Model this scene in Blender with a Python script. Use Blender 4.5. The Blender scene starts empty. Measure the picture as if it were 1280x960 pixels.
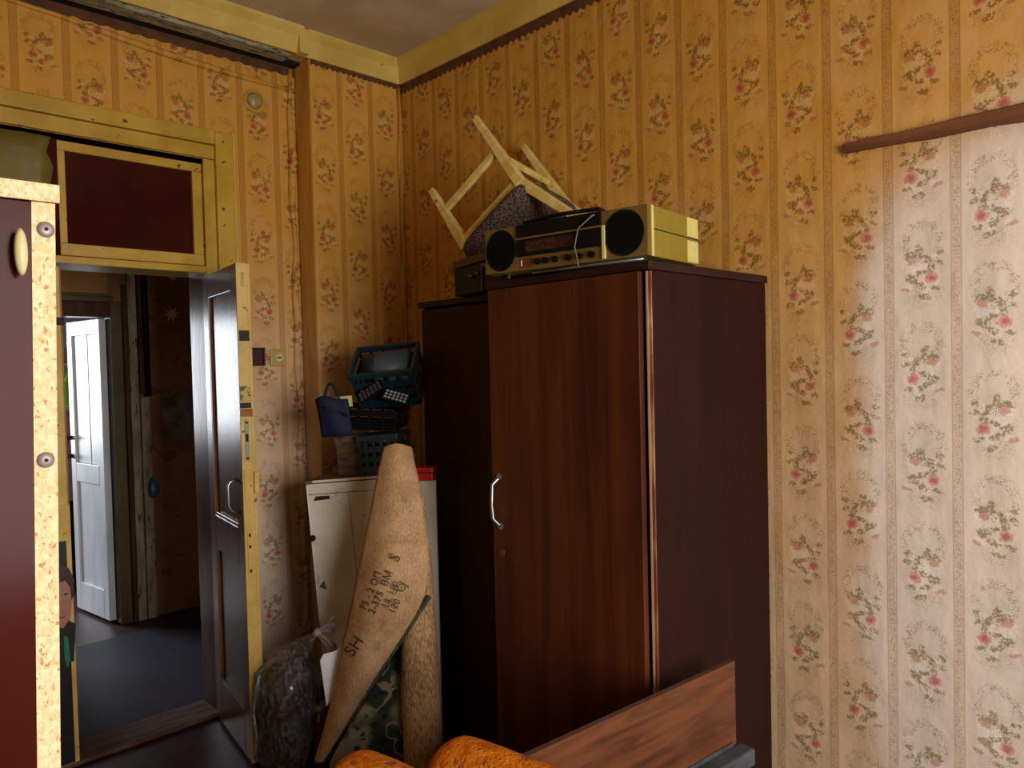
import bpy, bmesh, math, random
from mathutils import Vector, Matrix, noise
random.seed(7)
SC = bpy.context.scene
COL = SC.collection

# ------------------------------------------------------------------ camera
CAMH = 1.55
FPX = 927.45                      # focal length in pixels of the 1280 px wide frame
yaw, pitch, roll = (math.radians(a) for a in (45.868, -1.5206, -1.3591))
cf = Vector((math.cos(yaw)*math.cos(pitch), math.sin(yaw)*math.cos(pitch), math.sin(pitch)))
r0 = Vector((math.sin(yaw), -math.cos(yaw), 0)); u0 = r0.cross(cf)
cr = r0*math.cos(roll)+u0*math.sin(roll); cu = -r0*math.sin(roll)+u0*math.cos(roll)
CPOS = Vector((0, 0, CAMH))
cd = bpy.data.cameras.new('camera'); cam = bpy.data.objects.new('camera', cd); COL.objects.link(cam)
cd.sensor_width = 36; cd.lens = FPX/1280*36; cd.clip_start = .02
cam.matrix_world = Matrix(((cr.x, cu.x, -cf.x, 0), (cr.y, cu.y, -cf.y, 0), (cr.z, cu.z, -cf.z, CAMH), (0, 0, 0, 1)))
SC.camera = cam

# ------------------------------------------------------------------ light
W = bpy.data.worlds.new('world'); SC.world = W; W.use_nodes = True
bg = W.node_tree.nodes['Background']; bg.inputs[0].default_value = (.62, .75, 1, 1); bg.inputs[1].default_value = .6

def area(name, loc, target, sx, sy, power, col, spread=180):
    l = bpy.data.lights.new(name, 'AREA'); l.shape = 'RECTANGLE'; l.size = sx; l.size_y = sy
    l.energy = power; l.color = col; l.spread = math.radians(spread)
    o = bpy.data.objects.new(name, l); COL.objects.link(o); o.location = loc
    o.rotation_euler = (Vector(target)-Vector(loc)).to_track_quat('-Z', 'Y').to_euler()
    return o
area('window_daylight', (.75, -1.62, 1.5), (1.05, 2.6, 1.0), 1.3, 1.35, 92, (1, .96, .93), 165)
area('kitchen_daylight', (.10, 7.86, 1.55), (.75, 5, 1.35), 1.1, 1.25, 125, (.88, .94, 1))
SC.view_settings.view_transform = 'Standard'; SC.view_settings.look = 'None'
SC.view_settings.exposure = 0.0; SC.view_settings.gamma = 1
SC.view_settings.use_curve_mapping = False

# ------------------------------------------------------------------ helpers
def ray(x, y): return cr*((x-640)/FPX) - cu*((y-480)/FPX) + cf
def at(x, y, Z): return CPOS + ray(x, y)*Z                 # a point at camera depth Z
def on(x, y, ax, val):                                      # a point on an axis-aligned plane
    d = ray(x, y); return CPOS + d*((val-CPOS[ax])/d[ax])

def srgb(r, g, b):
    f = lambda c: (c/255/12.92) if c/255 <= .04045 else ((c/255+.055)/1.055)**2.4
    return (f(r), f(g), f(b), 1)

class V:                                                    # math on shader sockets
    nt = None
    def __init__(s, k): s.k = k
    @staticmethod
    def m(op, *a, clamp=False):
        n = V.nt.nodes.new('ShaderNodeMath'); n.operation = op; n.use_clamp = clamp
        for i, v in enumerate(a):
            if isinstance(v, V): V.nt.links.new(v.k, n.inputs[i])
            else: n.inputs[i].default_value = v
        return V(n.outputs[0])
    def __add__(s, o): return V.m('ADD', s, o)
    __radd__ = __add__
    def __sub__(s, o): return V.m('SUBTRACT', s, o)
    def __rsub__(s, o): return V.m('SUBTRACT', o, s)
    def __mul__(s, o): return V.m('MULTIPLY', s, o)
    __rmul__ = __mul__
    def __truediv__(s, o): return V.m('DIVIDE', s, o)
def clamp01(a): return V.m('ADD', a, 0.0, clamp=True)
def vmax(a, b): return V.m('MAXIMUM', a, b)
def vmin(a, b): return V.m('MINIMUM', a, b)
def sstep(a, lo, hi):
    n = V.nt.nodes.new('ShaderNodeMapRange'); n.interpolation_type = 'SMOOTHSTEP'
    V.nt.links.new(a.k, n.inputs[0]); n.inputs[1].default_value = lo; n.inputs[2].default_value = hi
    return V(n.outputs[0])
def vmix(f, a, b):
    n = V.nt.nodes.new('ShaderNodeMix'); n.data_type = 'RGBA'
    for i, v in ((0, f), (6, a), (7, b)):
        if isinstance(v, V): V.nt.links.new(v.k, n.inputs[i])
        else: n.inputs[i].default_value = v
    return V(n.outputs[2])
def coords():
    t = V.nt.nodes.new('ShaderNodeTexCoord'); s = V.nt.nodes.new('ShaderNodeSeparateXYZ')
    V.nt.links.new(t.outputs['Object'], s.inputs[0])
    return t.outputs['Object'], V(s.outputs[0]), V(s.outputs[1]), V(s.outputs[2])
def comb(x, y, z):
    n = V.nt.nodes.new('ShaderNodeCombineXYZ')
    for i, v in enumerate((x, y, z)):
        if isinstance(v, V): V.nt.links.new(v.k, n.inputs[i])
        else: n.inputs[i].default_value = v
    return n.outputs[0]
def vnoise(vec, scale, detail=3, rough=.5, dist=0):
    n = V.nt.nodes.new('ShaderNodeTexNoise'); V.nt.links.new(vec, n.inputs['Vector'])
    n.inputs['Scale'].default_value = scale; n.inputs['Detail'].default_value = detail
    n.inputs['Roughness'].default_value = rough; n.inputs['Distortion'].default_value = dist
    return V(n.outputs[0])
def vvoro(vec, scale):
    n = V.nt.nodes.new('ShaderNodeTexVoronoi'); V.nt.links.new(vec, n.inputs['Vector']); n.inputs['Scale'].default_value = scale
    return V(n.outputs[0])
def mapping(vec, sc):
    n = V.nt.nodes.new('ShaderNodeMapping'); V.nt.links.new(vec, n.inputs[0]); n.inputs[3].default_value = sc
    return n.outputs[0]
def new_mat(name, rough=.6, spec=.4, metal=0):
    m = bpy.data.materials.new(name); m.use_nodes = True
    b = m.node_tree.nodes['Principled BSDF']; b.inputs['Roughness'].default_value = rough
    b.inputs['Specular IOR Level'].default_value = spec; b.inputs['Metallic'].default_value = metal
    V.nt = m.node_tree
    return m, b
def setbump(b, h, strength, dist=.01):
    n = V.nt.nodes.new('ShaderNodeBump'); n.inputs['Strength'].default_value = strength; n.inputs['Distance'].default_value = dist
    V.nt.links.new(h.k, n.inputs['Height']); V.nt.links.new(n.outputs[0], b.inputs['Normal'])
def link(v, s): V.nt.links.new(v.k, s)

def mottled(name, c1, c2, scale=8, stretch=(1, 1, 1), rough=.6, spec=.4, bump=.15, metal=0, detail=5, lo=.35, hi=.65, rough2=None, chip=None, chip_scale=25, chip_t=.66):
    m, b = new_mat(name, rough, spec, metal)
    o, x, y, z = coords(); mv = mapping(o, stretch)
    f = sstep(vnoise(mv, scale, detail, .6), lo, hi)
    c = vmix(f, srgb(*c1), srgb(*c2))
    if chip:
        k = sstep(vnoise(mapping(o, stretch), chip_scale, 4, .6), chip_t, chip_t+.03)
        c = vmix(k, c, srgb(*chip))
    link(c, b.inputs['Base Color'])
    if rough2 is not None:
        link(f*(rough2-rough)+rough, b.inputs['Roughness'])
    if bump: setbump(b, vnoise(mv, scale*4, 4), bump, .004)
    return m
def wood(name, c1, c2, axis, scale=6, rough=.35, spec=.5, bump=.05, coat=0):
    st = [14, 14, 14]; st[axis] = .7
    m, b = new_mat(name, rough, spec)
    o, x, y, z = coords(); mv = mapping(o, st)
    n1 = vnoise(mv, scale, 6, .65, .6); n2 = vnoise(mapping(o, (1.5, 1.5, .8)), 2, 3)
    f = sstep(n1*.75+n2*.5, .42, .82)
    link(vmix(f, srgb(*c1), srgb(*c2)), b.inputs['Base Color'])
    link(n2*.25+(rough-.1), b.inputs['Roughness'])
    b.inputs['Coat Weight'].default_value = coat; b.inputs['Coat Roughness'].default_value = .25
    setbump(b, n1, bump, .002)
    return m
def plain(name, c, rough=.5, spec=.4, metal=0, alpha=1, trans=0):
    m, b = new_mat(name, rough, spec, metal)
    o, x, y, z = coords()
    f = vnoise(o, 30, 3)
    d = tuple(max(0, k*.82) for k in c)
    link(vmix(f, srgb(*d), srgb(*c)), b.inputs['Base Color'])
    b.inputs['Alpha'].default_value = alpha; b.inputs['Transmission Weight'].default_value = trans
    return m

def wallpaper(name, axis, sign, s0, zc=2.242, clean=False, pale_low=.5):
    m, b = new_mat(name, .75, .25)
    o, x, y, z = coords()
    P, Hc, dz = .1745, .2864, .1337
    s = ((x if axis == 0 else y)*sign + s0)/P
    i = V.m('FLOOR', s)
    fs = (s-i-.5)*P
    zz = z - zc + i*dz
    j = V.m('FLOOR', zz/Hc+.5)
    ly = zz-j*Hc
    odd = V.m('FLOORED_MODULO', j, 2.0)
    lx = fs*(odd*2-1)
    n1 = vnoise(o, 95, 2); n2 = vnoise(mapping(o, (1.13, 1.21, 1.07)), 82, 2)
    px = lx+(n1-.5)*.022; py = ly+(n2-.5)*.022
    def ell(cx, cy, rx, ry, ang=0, soft=5):
        dx, dy = px-cx, py-cy
        if ang:
            c_, s_ = math.cos(ang), math.sin(ang)
            dx, dy = dx*c_+dy*s_, dy*c_-dx*s_
        dx = dx/rx; dy = dy/ry
        d = V.m('SQRT', dx*dx+dy*dy)
        return d
    def inside(d, soft=.18): return sstep(d*-1, -1-soft, -1+soft)
    # leaves and stems
    leaf = None
    for (cx, cy, rx, ry, a) in ((.016, .029, .025, .009, .25), (.006, .041, .010, .017, -.3), (.034, .026, .011, .007, -.5), (-.019, .008, .008, .022, -.35),
                                (-.025, -.013, .009, .012, 0), (.004, -.023, .020, .007, -.35), (.026, -.036, .017, .012, .3), (-.036, -.066, .014, .008, .2),
                                (.000, -.060, .014, .009, .4), (-.008, -.090, .017, .008, .25), (-.046, .033, .010, .007, 0), (-.044, .006, .012, .007, .4), (.012,-.052,.02,.006,.5)):
        e = inside(ell(cx, cy, rx, ry, a)); leaf = e if leaf is None else vmax(leaf, e)
    leafn = vnoise(o, 150, 3)
    leaf = leaf*sstep(leafn, .36, .56)
    white = None
    for (cx, cy, r) in ((.000, -.002, .017), (.026, -.014, .017), (-.007, -.070, .015), (.010, -.038, .012), (-.024, -.040, .024), (.034, .008, .015), (.038, -.062, .014), (-.03, .02, .010)):
        e = inside(ell(cx, cy, r, r*.9)); white = e if white is None else vmax(white, e)
    rd = ell(-.026, -.037, .0175, .0165); rose = inside(rd, .25); rosec = inside(rd*1.9, .5)
    bd = ell(.026, .013, .013, .010); bud = inside(bd, .3)*.75
    sd = inside(ell(.043, -.066, .014, .006, .3), .3)*.6
    # wreath and sprinkles
    wd = ell(-.002, .062, .047, .052)
    ring = sstep(V.m('ABSOLUTE', wd-1.0)*-1, -.42, -.12)
    sp = vnoise(o, 330, 1)
    dots = sstep(sp, .50, .60)
    low = inside(ell(-.002, -.092, .048, .032), .4)
    halo = inside(ell(0, -.02, .062, .10), .5)
    side = sstep(vnoise(o, 60, 2), .36, .52)
    spk = dots*vmax(ring*side, vmax(low*.55, halo*.3))
    # stripe band
    bx = V.m('ABSOLUTE', V.m('ABSOLUTE', fs)*-1 + P/2)
    band = sstep(bx*-1, -.0140, -.0125)
    edge = sstep(V.m('ABSOLUTE', bx-.0125)*-1, -.0022, -.0008)
    bspk = band*sstep(vnoise(o, 300, 2), .5, .6)*sstep(bx*-1, -.011, -.008)
    # ground colour: age yellowing above, clean paper where furniture stood
    big = vnoise(o, 1.7, 4, .55); med = vnoise(o, 7, 4, .6)
    fz = sstep(z+(big-.5)*1.1, .35, 2.35)
    yel = fz*(1-pale_low)+pale_low+(med-.5)*.25
    if clean:
        wob = (vnoise(o, 3.0, 3)-.5)*.22
        cy_ = sstep((y+wob)*-1, -.90, -.79)
        cz_ = sstep((z+wob*.8+y*.55)*-1, -2.62, -2.30)
        cl = cy_*cz_
        dif = sstep((y+wob)*-1, -1.5, -.5)*.25
        yel = yel*(1-cl*.93)-dif*.3
    yel = clamp01(yel)
    ground = vmix(yel, srgb(224, 206, 188), srgb(198, 144, 56))
    gl = srgb(240, 226, 214)
    c = vmix(band*.30, ground, vmix(yel, srgb(196, 164, 130), srgb(150, 92, 30)))
    c = vmix(edge*.45, c, vmix(yel, srgb(168, 126, 96), srgb(132, 70, 20)))
    c = vmix(bspk*.55, c, vmix(yel, srgb(140, 112, 78), srgb(118, 68, 18)))
    c = vmix(white*.6, c, vmix(yel, gl, srgb(206, 162, 88)))
    c = vmix(spk*.75, c, vmix(yel, srgb(136, 118, 84), srgb(124, 78, 26)))
    c = vmix(leaf*.80, c, vmix(leafn, vmix(yel, srgb(70, 66, 30), srgb(74, 44, 14)), vmix(yel, srgb(158, 146, 84), srgb(132, 86, 28))))
    c = vmix(bud, c, vmix(yel, srgb(204, 142, 118), srgb(166, 92, 46)))
    c = vmix(sd, c, vmix(yel, srgb(176, 112, 92), srgb(150, 70, 28)))
    c = vmix(rose*.85, c, vmix(vnoise(o, 190, 2), vmix(yel, srgb(180, 96, 92), srgb(142, 62, 36)), vmix(yel, srgb(238, 180, 168), srgb(204, 122, 72))))
    c = vmix(rosec*.65, c, vmix(yel, srgb(176, 76, 80), srgb(140, 48, 30)))
    # stains
    st = sstep(vnoise(mapping(o, (1.3, 1.3, .6)), 5, 5, .7), .6, .8)
    c = vmix(st*.25, c, srgb(126, 78, 26))
    link(c, b.inputs['Base Color'])
    setbump(b, vnoise(mapping(o, (1.6, 1.6, .5)), 3.2, 3)*1.0+med*.35+vnoise(o, 60, 2)*.02, .55, .03)
    return m

class MB:                                                   # collects shapes for ONE mesh
    def __init__(s, M=None): s.v = []; s.f = []; s.M = M or Matrix()
    def add(s, vs, fs):
        o = len(s.v); s.v += [s.M @ Vector(p) for p in vs]; s.f += [tuple(i+o for i in f) for f in fs]; return s
    def box(s, x0, x1, y0, y1, z0, z1):
        return s.add([(x0, y0, z0), (x1, y0, z0), (x1, y1, z0), (x0, y1, z0), (x0, y0, z1), (x1, y0, z1), (x1, y1, z1), (x0, y1, z1)],
                     [(0, 3, 2, 1), (4, 5, 6, 7), (0, 1, 5, 4), (1, 2, 6, 5), (2, 3, 7, 6), (3, 0, 4, 7)])
    def bar(s, a, b, w, h, up=(0, 0, 1)):
        a, b = Vector(a), Vector(b); d = (b-a).normalized(); u = Vector(up)
        sd = d.cross(u).normalized(); u = sd.cross(d).normalized()
        q = []
        for p, k in ((a, 1), (b, 1)):
            q += [p+sd*w/2*i+u*h/2*j for i, j in ((-1, -1), (1, -1), (1, 1), (-1, 1))]
        return s.add(q, [(0, 3, 2, 1), (4, 5, 6, 7), (0, 1, 5, 4), (1, 2, 6, 5), (2, 3, 7, 6), (3, 0, 4, 7)])
    def tbar(s, a, b, w0, w1, up=(0, 0, 1)):                # tapered square leg
        a, b = Vector(a), Vector(b); d = (b-a).normalized(); u = Vector(up)
        sd = d.cross(u).normalized(); u = sd.cross(d).normalized(); q = []
        for p, w in ((a, w0), (b, w1)):
            q += [p+sd*w/2*i+u*w/2*j for i, j in ((-1, -1), (1, -1), (1, 1), (-1, 1))]
        return s.add(q, [(0, 3, 2, 1), (4, 5, 6, 7), (0, 1, 5, 4), (1, 2, 6, 5), (2, 3, 7, 6), (3, 0, 4, 7)])
    def prism(s, pts, n, t):                                # polygon extruded along n by t
        n = Vector(n)*t; k = len(pts); a = [Vector(p) for p in pts]; b_ = [p+n for p in a]
        return s.add(a+b_, [tuple(range(k-1, -1, -1)), tuple(range(k, 2*k))]+[(i, (i+1) % k, (i+1) % k+k, i+k) for i in range(k)])
    def tube(s, path, r, n=10, caps=True):
        path = [Vector(p) for p in path]; rs = r if isinstance(r, (list, tuple)) else [r]*len(path)
        vs = []; up = Vector((0, 0, 1))
        for i, p in enumerate(path):
            d = (path[min(i+1, len(path)-1)]-path[max(i-1, 0)]).normalized()
            if abs(d.dot(up)) > .95: up = Vector((1, 0, 0)) if abs(d.x) < .9 else Vector((0, 1, 0))
            sd = d.cross(up).normalized(); u2 = sd.cross(d).normalized(); up = u2
            vs += [p+(sd*math.cos(t)+u2*math.sin(t))*rs[i] for t in [2*math.pi*k/n for k in range(n)]]
        fs = []
        for i in range(len(path)-1):
            for k in range(n): fs.append((i*n+k, i*n+(k+1) % n, (i+1)*n+(k+1) % n, (i+1)*n+k))
        if caps: fs += [tuple(range(n-1, -1, -1)), tuple(range((len(path)-1)*n, len(path)*n))]
        return s.add(vs, fs)
    def lathe(s, prof, c, n=24, fn=None, axis=None):         # prof: (r, z) from bottom to top
        c = Vector(c); vs = []
        for (r, z) in prof:
            for k in range(n):
                t = 2*math.pi*k/n; q = r*(fn(t, z) if fn else 1)
                vs.append(c+Vector((q*math.cos(t), q*math.sin(t), z)))
        m = len(prof); fs = [(i*n+k, i*n+(k+1) % n, (i+1)*n+(k+1) % n, (i+1)*n+k) for i in range(m-1) for k in range(n)]
        fs += [tuple(range(n-1, -1, -1)), tuple(range((m-1)*n, m*n))]
        return s.add(vs, fs)
    def grid(s, rows):
        n = len(rows[0]); vs = [p for r in rows for p in r]
        return s.add(vs, [(i*n+k, i*n+k+1, (i+1)*n+k+1, (i+1)*n+k) for i in range(len(rows)-1) for k in range(n-1)])
    def build(s, name, mat, parent=None, bevel=0, smooth=False, solid=0, sub=0, offset=0):
        me = bpy.data.meshes.new(name); me.from_pydata([tuple(p) for p in s.v], [], s.f); me.update()
        bm = bmesh.new(); bm.from_mesh(me); bmesh.ops.recalc_face_normals(bm, faces=bm.faces); bm.to_mesh(me); bm.free()
        me.materials.append(mat)
        if smooth:
            for p in me.polygons: p.use_smooth = True
        o = bpy.data.objects.new(name, me); COL.objects.link(o)
        if parent:
            o.parent = parent; o.matrix_parent_inverse = inv_of(parent)
        if solid:
            q = o.modifiers.new('thickness', 'SOLIDIFY'); q.thickness = solid; q.offset = offset
        if bevel:
            q = o.modifiers.new('bevel', 'BEVEL'); q.width = bevel; q.segments = 2; q.limit_method = 'ANGLE'
        if sub:
            q = o.modifiers.new('smooth', 'SUBSURF'); q.levels = sub; q.render_levels = sub
        return o
def inv_of(p):                                             # meshes hold room coordinates, only Empties carry an offset
    return Matrix.Translation(-p.location) if p.type == 'EMPTY' else Matrix()
def tag(o, label, cat, group=None):
    o['label'] = label; o['category'] = cat
    if group: o['group'] = group
    return o
def thing(name, loc, label, cat, group=None):
    o = bpy.data.objects.new(name, None); COL.objects.link(o); o.location = loc; o.empty_display_size = .1
    return tag(o, label, cat, group)
def struct(o, label=None):
    o['kind'] = 'structure'
    if label: o['label'] = label
    return o
def B(name, dims, mat, parent=None, bevel=0): return MB().box(*dims).build(name, mat, parent, bevel)

# ------------------------------------------------------------------ materials
YW, YP, XW = 3.31, 3.155, 2.305                # door wall, chimney breast front, right wall
m_paper_r = wallpaper('wallpaper_right', 1, -1, .613, 2.242, True, .55)
m_paper_l = wallpaper('wallpaper_door_wall', 0, 1, -1.690, 2.30, False, .20)
m_paper_p = wallpaper('wallpaper_breast', 0, 1, -1.945, 2.36, False, .38)
m_ceil = mottled('ceiling_plaster', (184, 164, 128), (202, 184, 148), 3, rough=.9, bump=.3, spec=.2)
m_yel = mottled('yellow_paint', (170, 132, 28), (190, 154, 48), 5, rough=.42, spec=.5, bump=.2, chip=(92, 58, 22), chip_scale=28, chip_t=.655)
m_yel2 = mottled('old_cream_paint', (186, 150, 64), (206, 172, 88), 6, rough=.5, spec=.4, bump=.25, chip=(104, 66, 30), chip_scale=20, chip_t=.66)
m_cornice = mottled('cornice_paint', (190, 156, 70), (208, 178, 92), 4, rough=.6, bump=.3, chip=(110, 66, 24), chip_scale=6, chip_t=.68)
m_grey_peel = mottled('peeling_grey', (120, 116, 84), (164, 158, 126), 12, stretch=(1, 6, 6), rough=.8, bump=.6, chip=(52, 34, 16), chip_scale=20, chip_t=.56)
m_border = mottled('border_brown', (74, 44, 18), (94, 58, 26), 20, rough=.8, bump=.2)
m_floor = mottled('painted_floor', (44, 20, 22), (62, 28, 30), 4, stretch=(4, 1, 1), rough=.45, bump=.2, chip=(92, 66, 56), chip_scale=30, chip_t=.72)
m_lino = mottled('dark_linoleum', (30, 26, 42), (42, 34, 56), 3, rough=.6, spec=.25, bump=.15, chip=(120, 110, 110), chip_scale=60, chip_t=.76)
m_hall = mottled('hall_wall', (112, 78, 46), (138, 98, 60), 3, rough=.8, bump=.3, chip=(104, 68, 40), chip_scale=6, chip_t=.6)
m_hallceil = mottled('hall_ceiling', (110, 100, 88), (126, 116, 100), 3, rough=.9)
m_peel = mottled('peeled_whitewash', (124, 114, 88), (164, 154, 128), 7, stretch=(3, 3, .6), rough=.85, bump=.6, chip=(96, 62, 34), chip_scale=12, chip_t=.60)
m_olive = mottled('olive_jamb', (72, 60, 30), (90, 76, 40), 6, rough=.5, bump=.2)
m_brown = mottled('brown_door_paint', (70, 46, 32), (90, 60, 42), 5, stretch=(3, 3, .4), rough=.27, spec=.12, bump=.12)
m_brown_gold = mottled('worn_brown_edge', (120, 74, 20), (150, 96, 34), 8, rough=.45, bump=.2)
m_redbrown = mottled('red_brown_pane', (46, 10, 8), (60, 17, 11), 3, rough=.14, spec=.15, bump=.04)
m_olive_glass = mottled('olive_pane', (104, 90, 36), (124, 110, 54), 4, rough=.28, spec=.6, bump=.25)
m_dark = plain('black_gap', (22, 16, 12), .8)
m_white = mottled('white_paint', (206, 214, 220), (226, 232, 236), 5, stretch=(3, 3, .5), rough=.4, bump=.1)
m_ward = wood('wardrobe_red', (40, 13, 9), (56, 20, 13), 2, 1.2, .42, .3)
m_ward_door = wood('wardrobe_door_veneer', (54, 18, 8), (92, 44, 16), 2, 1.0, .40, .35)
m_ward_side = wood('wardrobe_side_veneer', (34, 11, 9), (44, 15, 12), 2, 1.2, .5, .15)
m_ward_top = wood('wardrobe_top_board', (30, 12, 9), (44, 18, 13), 1, 2, .5, .3)
m_edge = mottled('chipped_edge_band', (120, 60, 36), (196, 150, 104), 9, stretch=(1, 1, .5), rough=.6, bump=.3)
m_strip = mottled('red_brown_batten', (94, 54, 30), (126, 76, 46), 8, stretch=(1, .3, 2), rough=.6, bump=.3)
m_chip = mottled('chipboard', (222, 182, 130), (238, 208, 164), 260, stretch=(1, 1, .6), rough=.8, bump=.5, chip=(184, 132, 82), chip_scale=300, chip_t=.60)
m_gloss = mottled('glossy_brown_panel', (50, 15, 10), (64, 21, 14), 3, stretch=(1, 1, .4), rough=.16, spec=.045, bump=.01)
m_ivory = plain('ivory_plastic', (214, 200, 140), .35)
m_screw = plain('screw_metal', (150, 136, 130), .45, .5, .4)
m_steel = plain('steel', (176, 178, 182), .3, .5, .9)
m_steel_old = plain('worn_steel', (120, 116, 110), .5, .5, .7)
m_iron = plain('dark_iron', (44, 38, 34), .6, .4, .5)
m_plank = wood('plank_veneer', (62, 30, 14), (114, 64, 32), 0, 2.2, .45, .4, .08)
m_plank_edge = plain('plank_edge', (96, 64, 44), .6)
m_orange, _b = new_mat('orange_plush', .95, .1)
_o, _x, _y, _z = coords()
_n = vnoise(_o, 40, 5, .7); _w = sstep(vnoise(_o, 22, 4, .65), .56, .66)
link(vmix(_w, vmix(sstep(_n, .35, .65), srgb(196, 96, 12), srgb(232, 136, 30)), srgb(150, 92, 74)), _b.inputs['Base Color'])
setbump(_b, vnoise(_o, 120, 4, .7)+_w*-.5, .9, .01)
m_hess, _b = new_mat('hessian_back', .9, .15)
_o, _x, _y, _z = coords()
_n = vnoise(_o, 5, 5, .65); _wv = vnoise(mapping(_o, (1, 1, .35)), 260, 1)
_st = sstep(vnoise(_o, 7, 3, .6), .6, .75)
link(vmix(_st*.55, vmix(sstep(_n*.7+_wv*.4, .4, .7), srgb(154, 118, 78), srgb(200, 162, 120)), srgb(104, 80, 60)), _b.inputs['Base Color'])
setbump(_b, _wv, .6, .003)
m_hess2, _b = new_mat('hessian_roll', .9, .15)
_o, _x, _y, _z = coords()
_n = vnoise(_o, 5, 4, .6); _wv = vnoise(mapping(_o, (1, 1, .3)), 200, 2)
link(vmix(sstep(_n*.4+_wv*.7, .4, .68), srgb(124, 92, 58), srgb(184, 146, 104)), _b.inputs['Base Color'])
setbump(_b, _wv, .7, .003)
m_pile, _b = new_mat('carpet_pile', .95, .1)
_o, _x, _y, _z = coords()
_ds = vnoise(_o, 60, 3, .6); _fl = sstep(vvoro(_o, 26)+(_ds-.5)*.9, .26, .42); _ln = sstep(V.m('ABSOLUTE', vnoise(_o, 9, 2)-.5)*-1, -.025, -.012)
_c = vmix(sstep(vnoise(_o, 5, 2), .44, .54), srgb(44, 54, 44), srgb(124, 122, 92)); _c = vmix((1-_fl)*.9, _c, srgb(30, 34, 40)); _c = vmix(_ln*.7, _c, srgb(150, 126, 100))
link(_c, _b.inputs['Base Color']); setbump(_b, vnoise(_o, 300, 2), .8, .006)
m_pile_edge = mottled('carpet_green_edge', (46, 54, 34), (72, 78, 50), 40, rough=.95, bump=.6)
m_ink = plain('ink', (82, 60, 50), .8)
m_cab = mottled('grimy_white_cabinet', (206, 198, 180), (222, 216, 200), 4, rough=.45, bump=.08, chip=(190, 180, 158), chip_scale=14, chip_t=.62)
m_cab_top = mottled('cabinet_top', (84, 64, 44), (110, 86, 60), 9, rough=.8, bump=.3)
m_cab_line = plain('cabinet_seam', (232, 226, 210), .5)
m_chair = mottled('cream_chair_wood', (196, 166, 84), (220, 194, 118), 10, stretch=(2, 2, 2), rough=.55, bump=.15, chip=(150, 110, 50), chip_scale=18, chip_t=.66)
m_seat, _b = new_mat('seat_fabric', .95, .1)
_o, _x, _y, _z = coords()
_n = vnoise(_o, 170, 3, .7)
link(vmix(sstep(_n, .42, .62), srgb(46, 38, 36), srgb(124, 104, 92)), _b.inputs['Base Color']); setbump(_b, _n, .8, .004)
m_gold_shade = plain('champagne_shaded_front', (124, 100, 46), .35, .5, .2)  # boombox front: shade painted into the colour, it faces away from the window
m_goldside = plain('champagne_side', (156, 136, 48), .35, .5, .2)  # same plastic without the painted shade
m_paleyel = plain('pale_label', (216, 206, 120), .5)
m_black = plain('black_plastic', (13, 13, 15), .5, .18)
m_grille = plain('speaker_grille', (10, 10, 11), .9, .1)
m_scale = mottled('tuner_scale', (26, 14, 12), (70, 36, 26), 60, stretch=(1, 1, 1), rough=.3, spec=.5, bump=0)
m_red = plain('dark_red_label', (120, 52, 34), .5)
m_lid = plain('brown_lid', (96, 76, 52), .6)
m_cable = plain('grey_cable', (104, 100, 92), .5)
m_teal = plain('teal_plastic', (22, 46, 54), .4)
m_tealD = plain('dark_teal_plastic', (20, 38, 46), .45)
m_greybkt = plain('grey_enamel', (70, 80, 86), .5)
m_navy = plain('navy_cloth', (18, 20, 56), .8)
m_navyD = plain('navy_handle', (20, 20, 30), .7)
m_wicker = mottled('brown_box', (70, 54, 38), (104, 84, 60), 16, stretch=(1, 1, 3), rough=.8, bump=.4)
m_redp = plain('red_plastic', (204, 40, 32), .4)
m_keys = plain('pale_keys', (150, 156, 164), .5)
m_bagdark, _b = new_mat('bag_contents', .22, .6)
_o, _x, _y, _z = coords()
_n = vnoise(mapping(_o, (1, 1, 2.6)), 28, 4, .6, 1.2)
link(vmix(sstep(vnoise(_o, 16, 3), .54, .66), srgb(20, 15, 30), srgb(64, 30, 22)), _b.inputs['Base Color']); setbump(_b, _n, 1, .02)
_b.inputs['Coat Weight'].default_value = .6; _b.inputs['Coat Roughness'].default_value = .12
m_film, _b = new_mat('clear_film', .25, .5)
_o, _x, _y, _z = coords()
link(vmix(vnoise(_o, 30, 3), srgb(110, 98, 92), srgb(176, 166, 162)), _b.inputs['Base Color'])
_fa = sstep(vnoise(mapping(_o, (1, 1, .5)), 34, 3, .6, 1.5), .42, .70)
link(_fa*.32+.05, _b.inputs['Alpha'])
setbump(_b, vnoise(mapping(_o, (1, 1, 1)), 40, 3, .6, 1), .8, .01)
m_film2 = plain('gathered_film', (176, 166, 160), .35, .5, 0, .7)
m_sheet = plain('white_sheet', (246, 250, 255), .4)
m_jar = plain('brown_glass', (74, 28, 14), .12, .6)
m_glass = plain('window_glass', (220, 230, 235), .05, .5, 0, .12)
m_switch = plain('switch_plastic', (196, 166, 92), .4)
m_box_old = plain('dark_red_box', (66, 22, 14), .5)
m_bell = mottled('painted_cap', (128, 110, 56), (156, 140, 84), 30, rough=.35, bump=.2)
m_greymetal = mottled('grey_rail', (50, 54, 60), (74, 78, 84), 9, rough=.45, bump=.15)
m_star = plain('star_sticker', (214, 200, 170), .4, .5)
m_green = plain('green_bottle', (120, 220, 30), .25)
m_pink = plain('pink_print', (200, 140, 130), .6)
m_blue = plain('blue_bag', (52, 104, 124), .3)
m_skin = plain('print_skin', (176, 120, 104), .5)
m_hair = plain('print_hair', (60, 28, 24), .5)
m_suit = plain('print_suit', (14, 16, 18), .5)
m_tie = plain('print_green', (40, 120, 84), .5)
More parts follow.
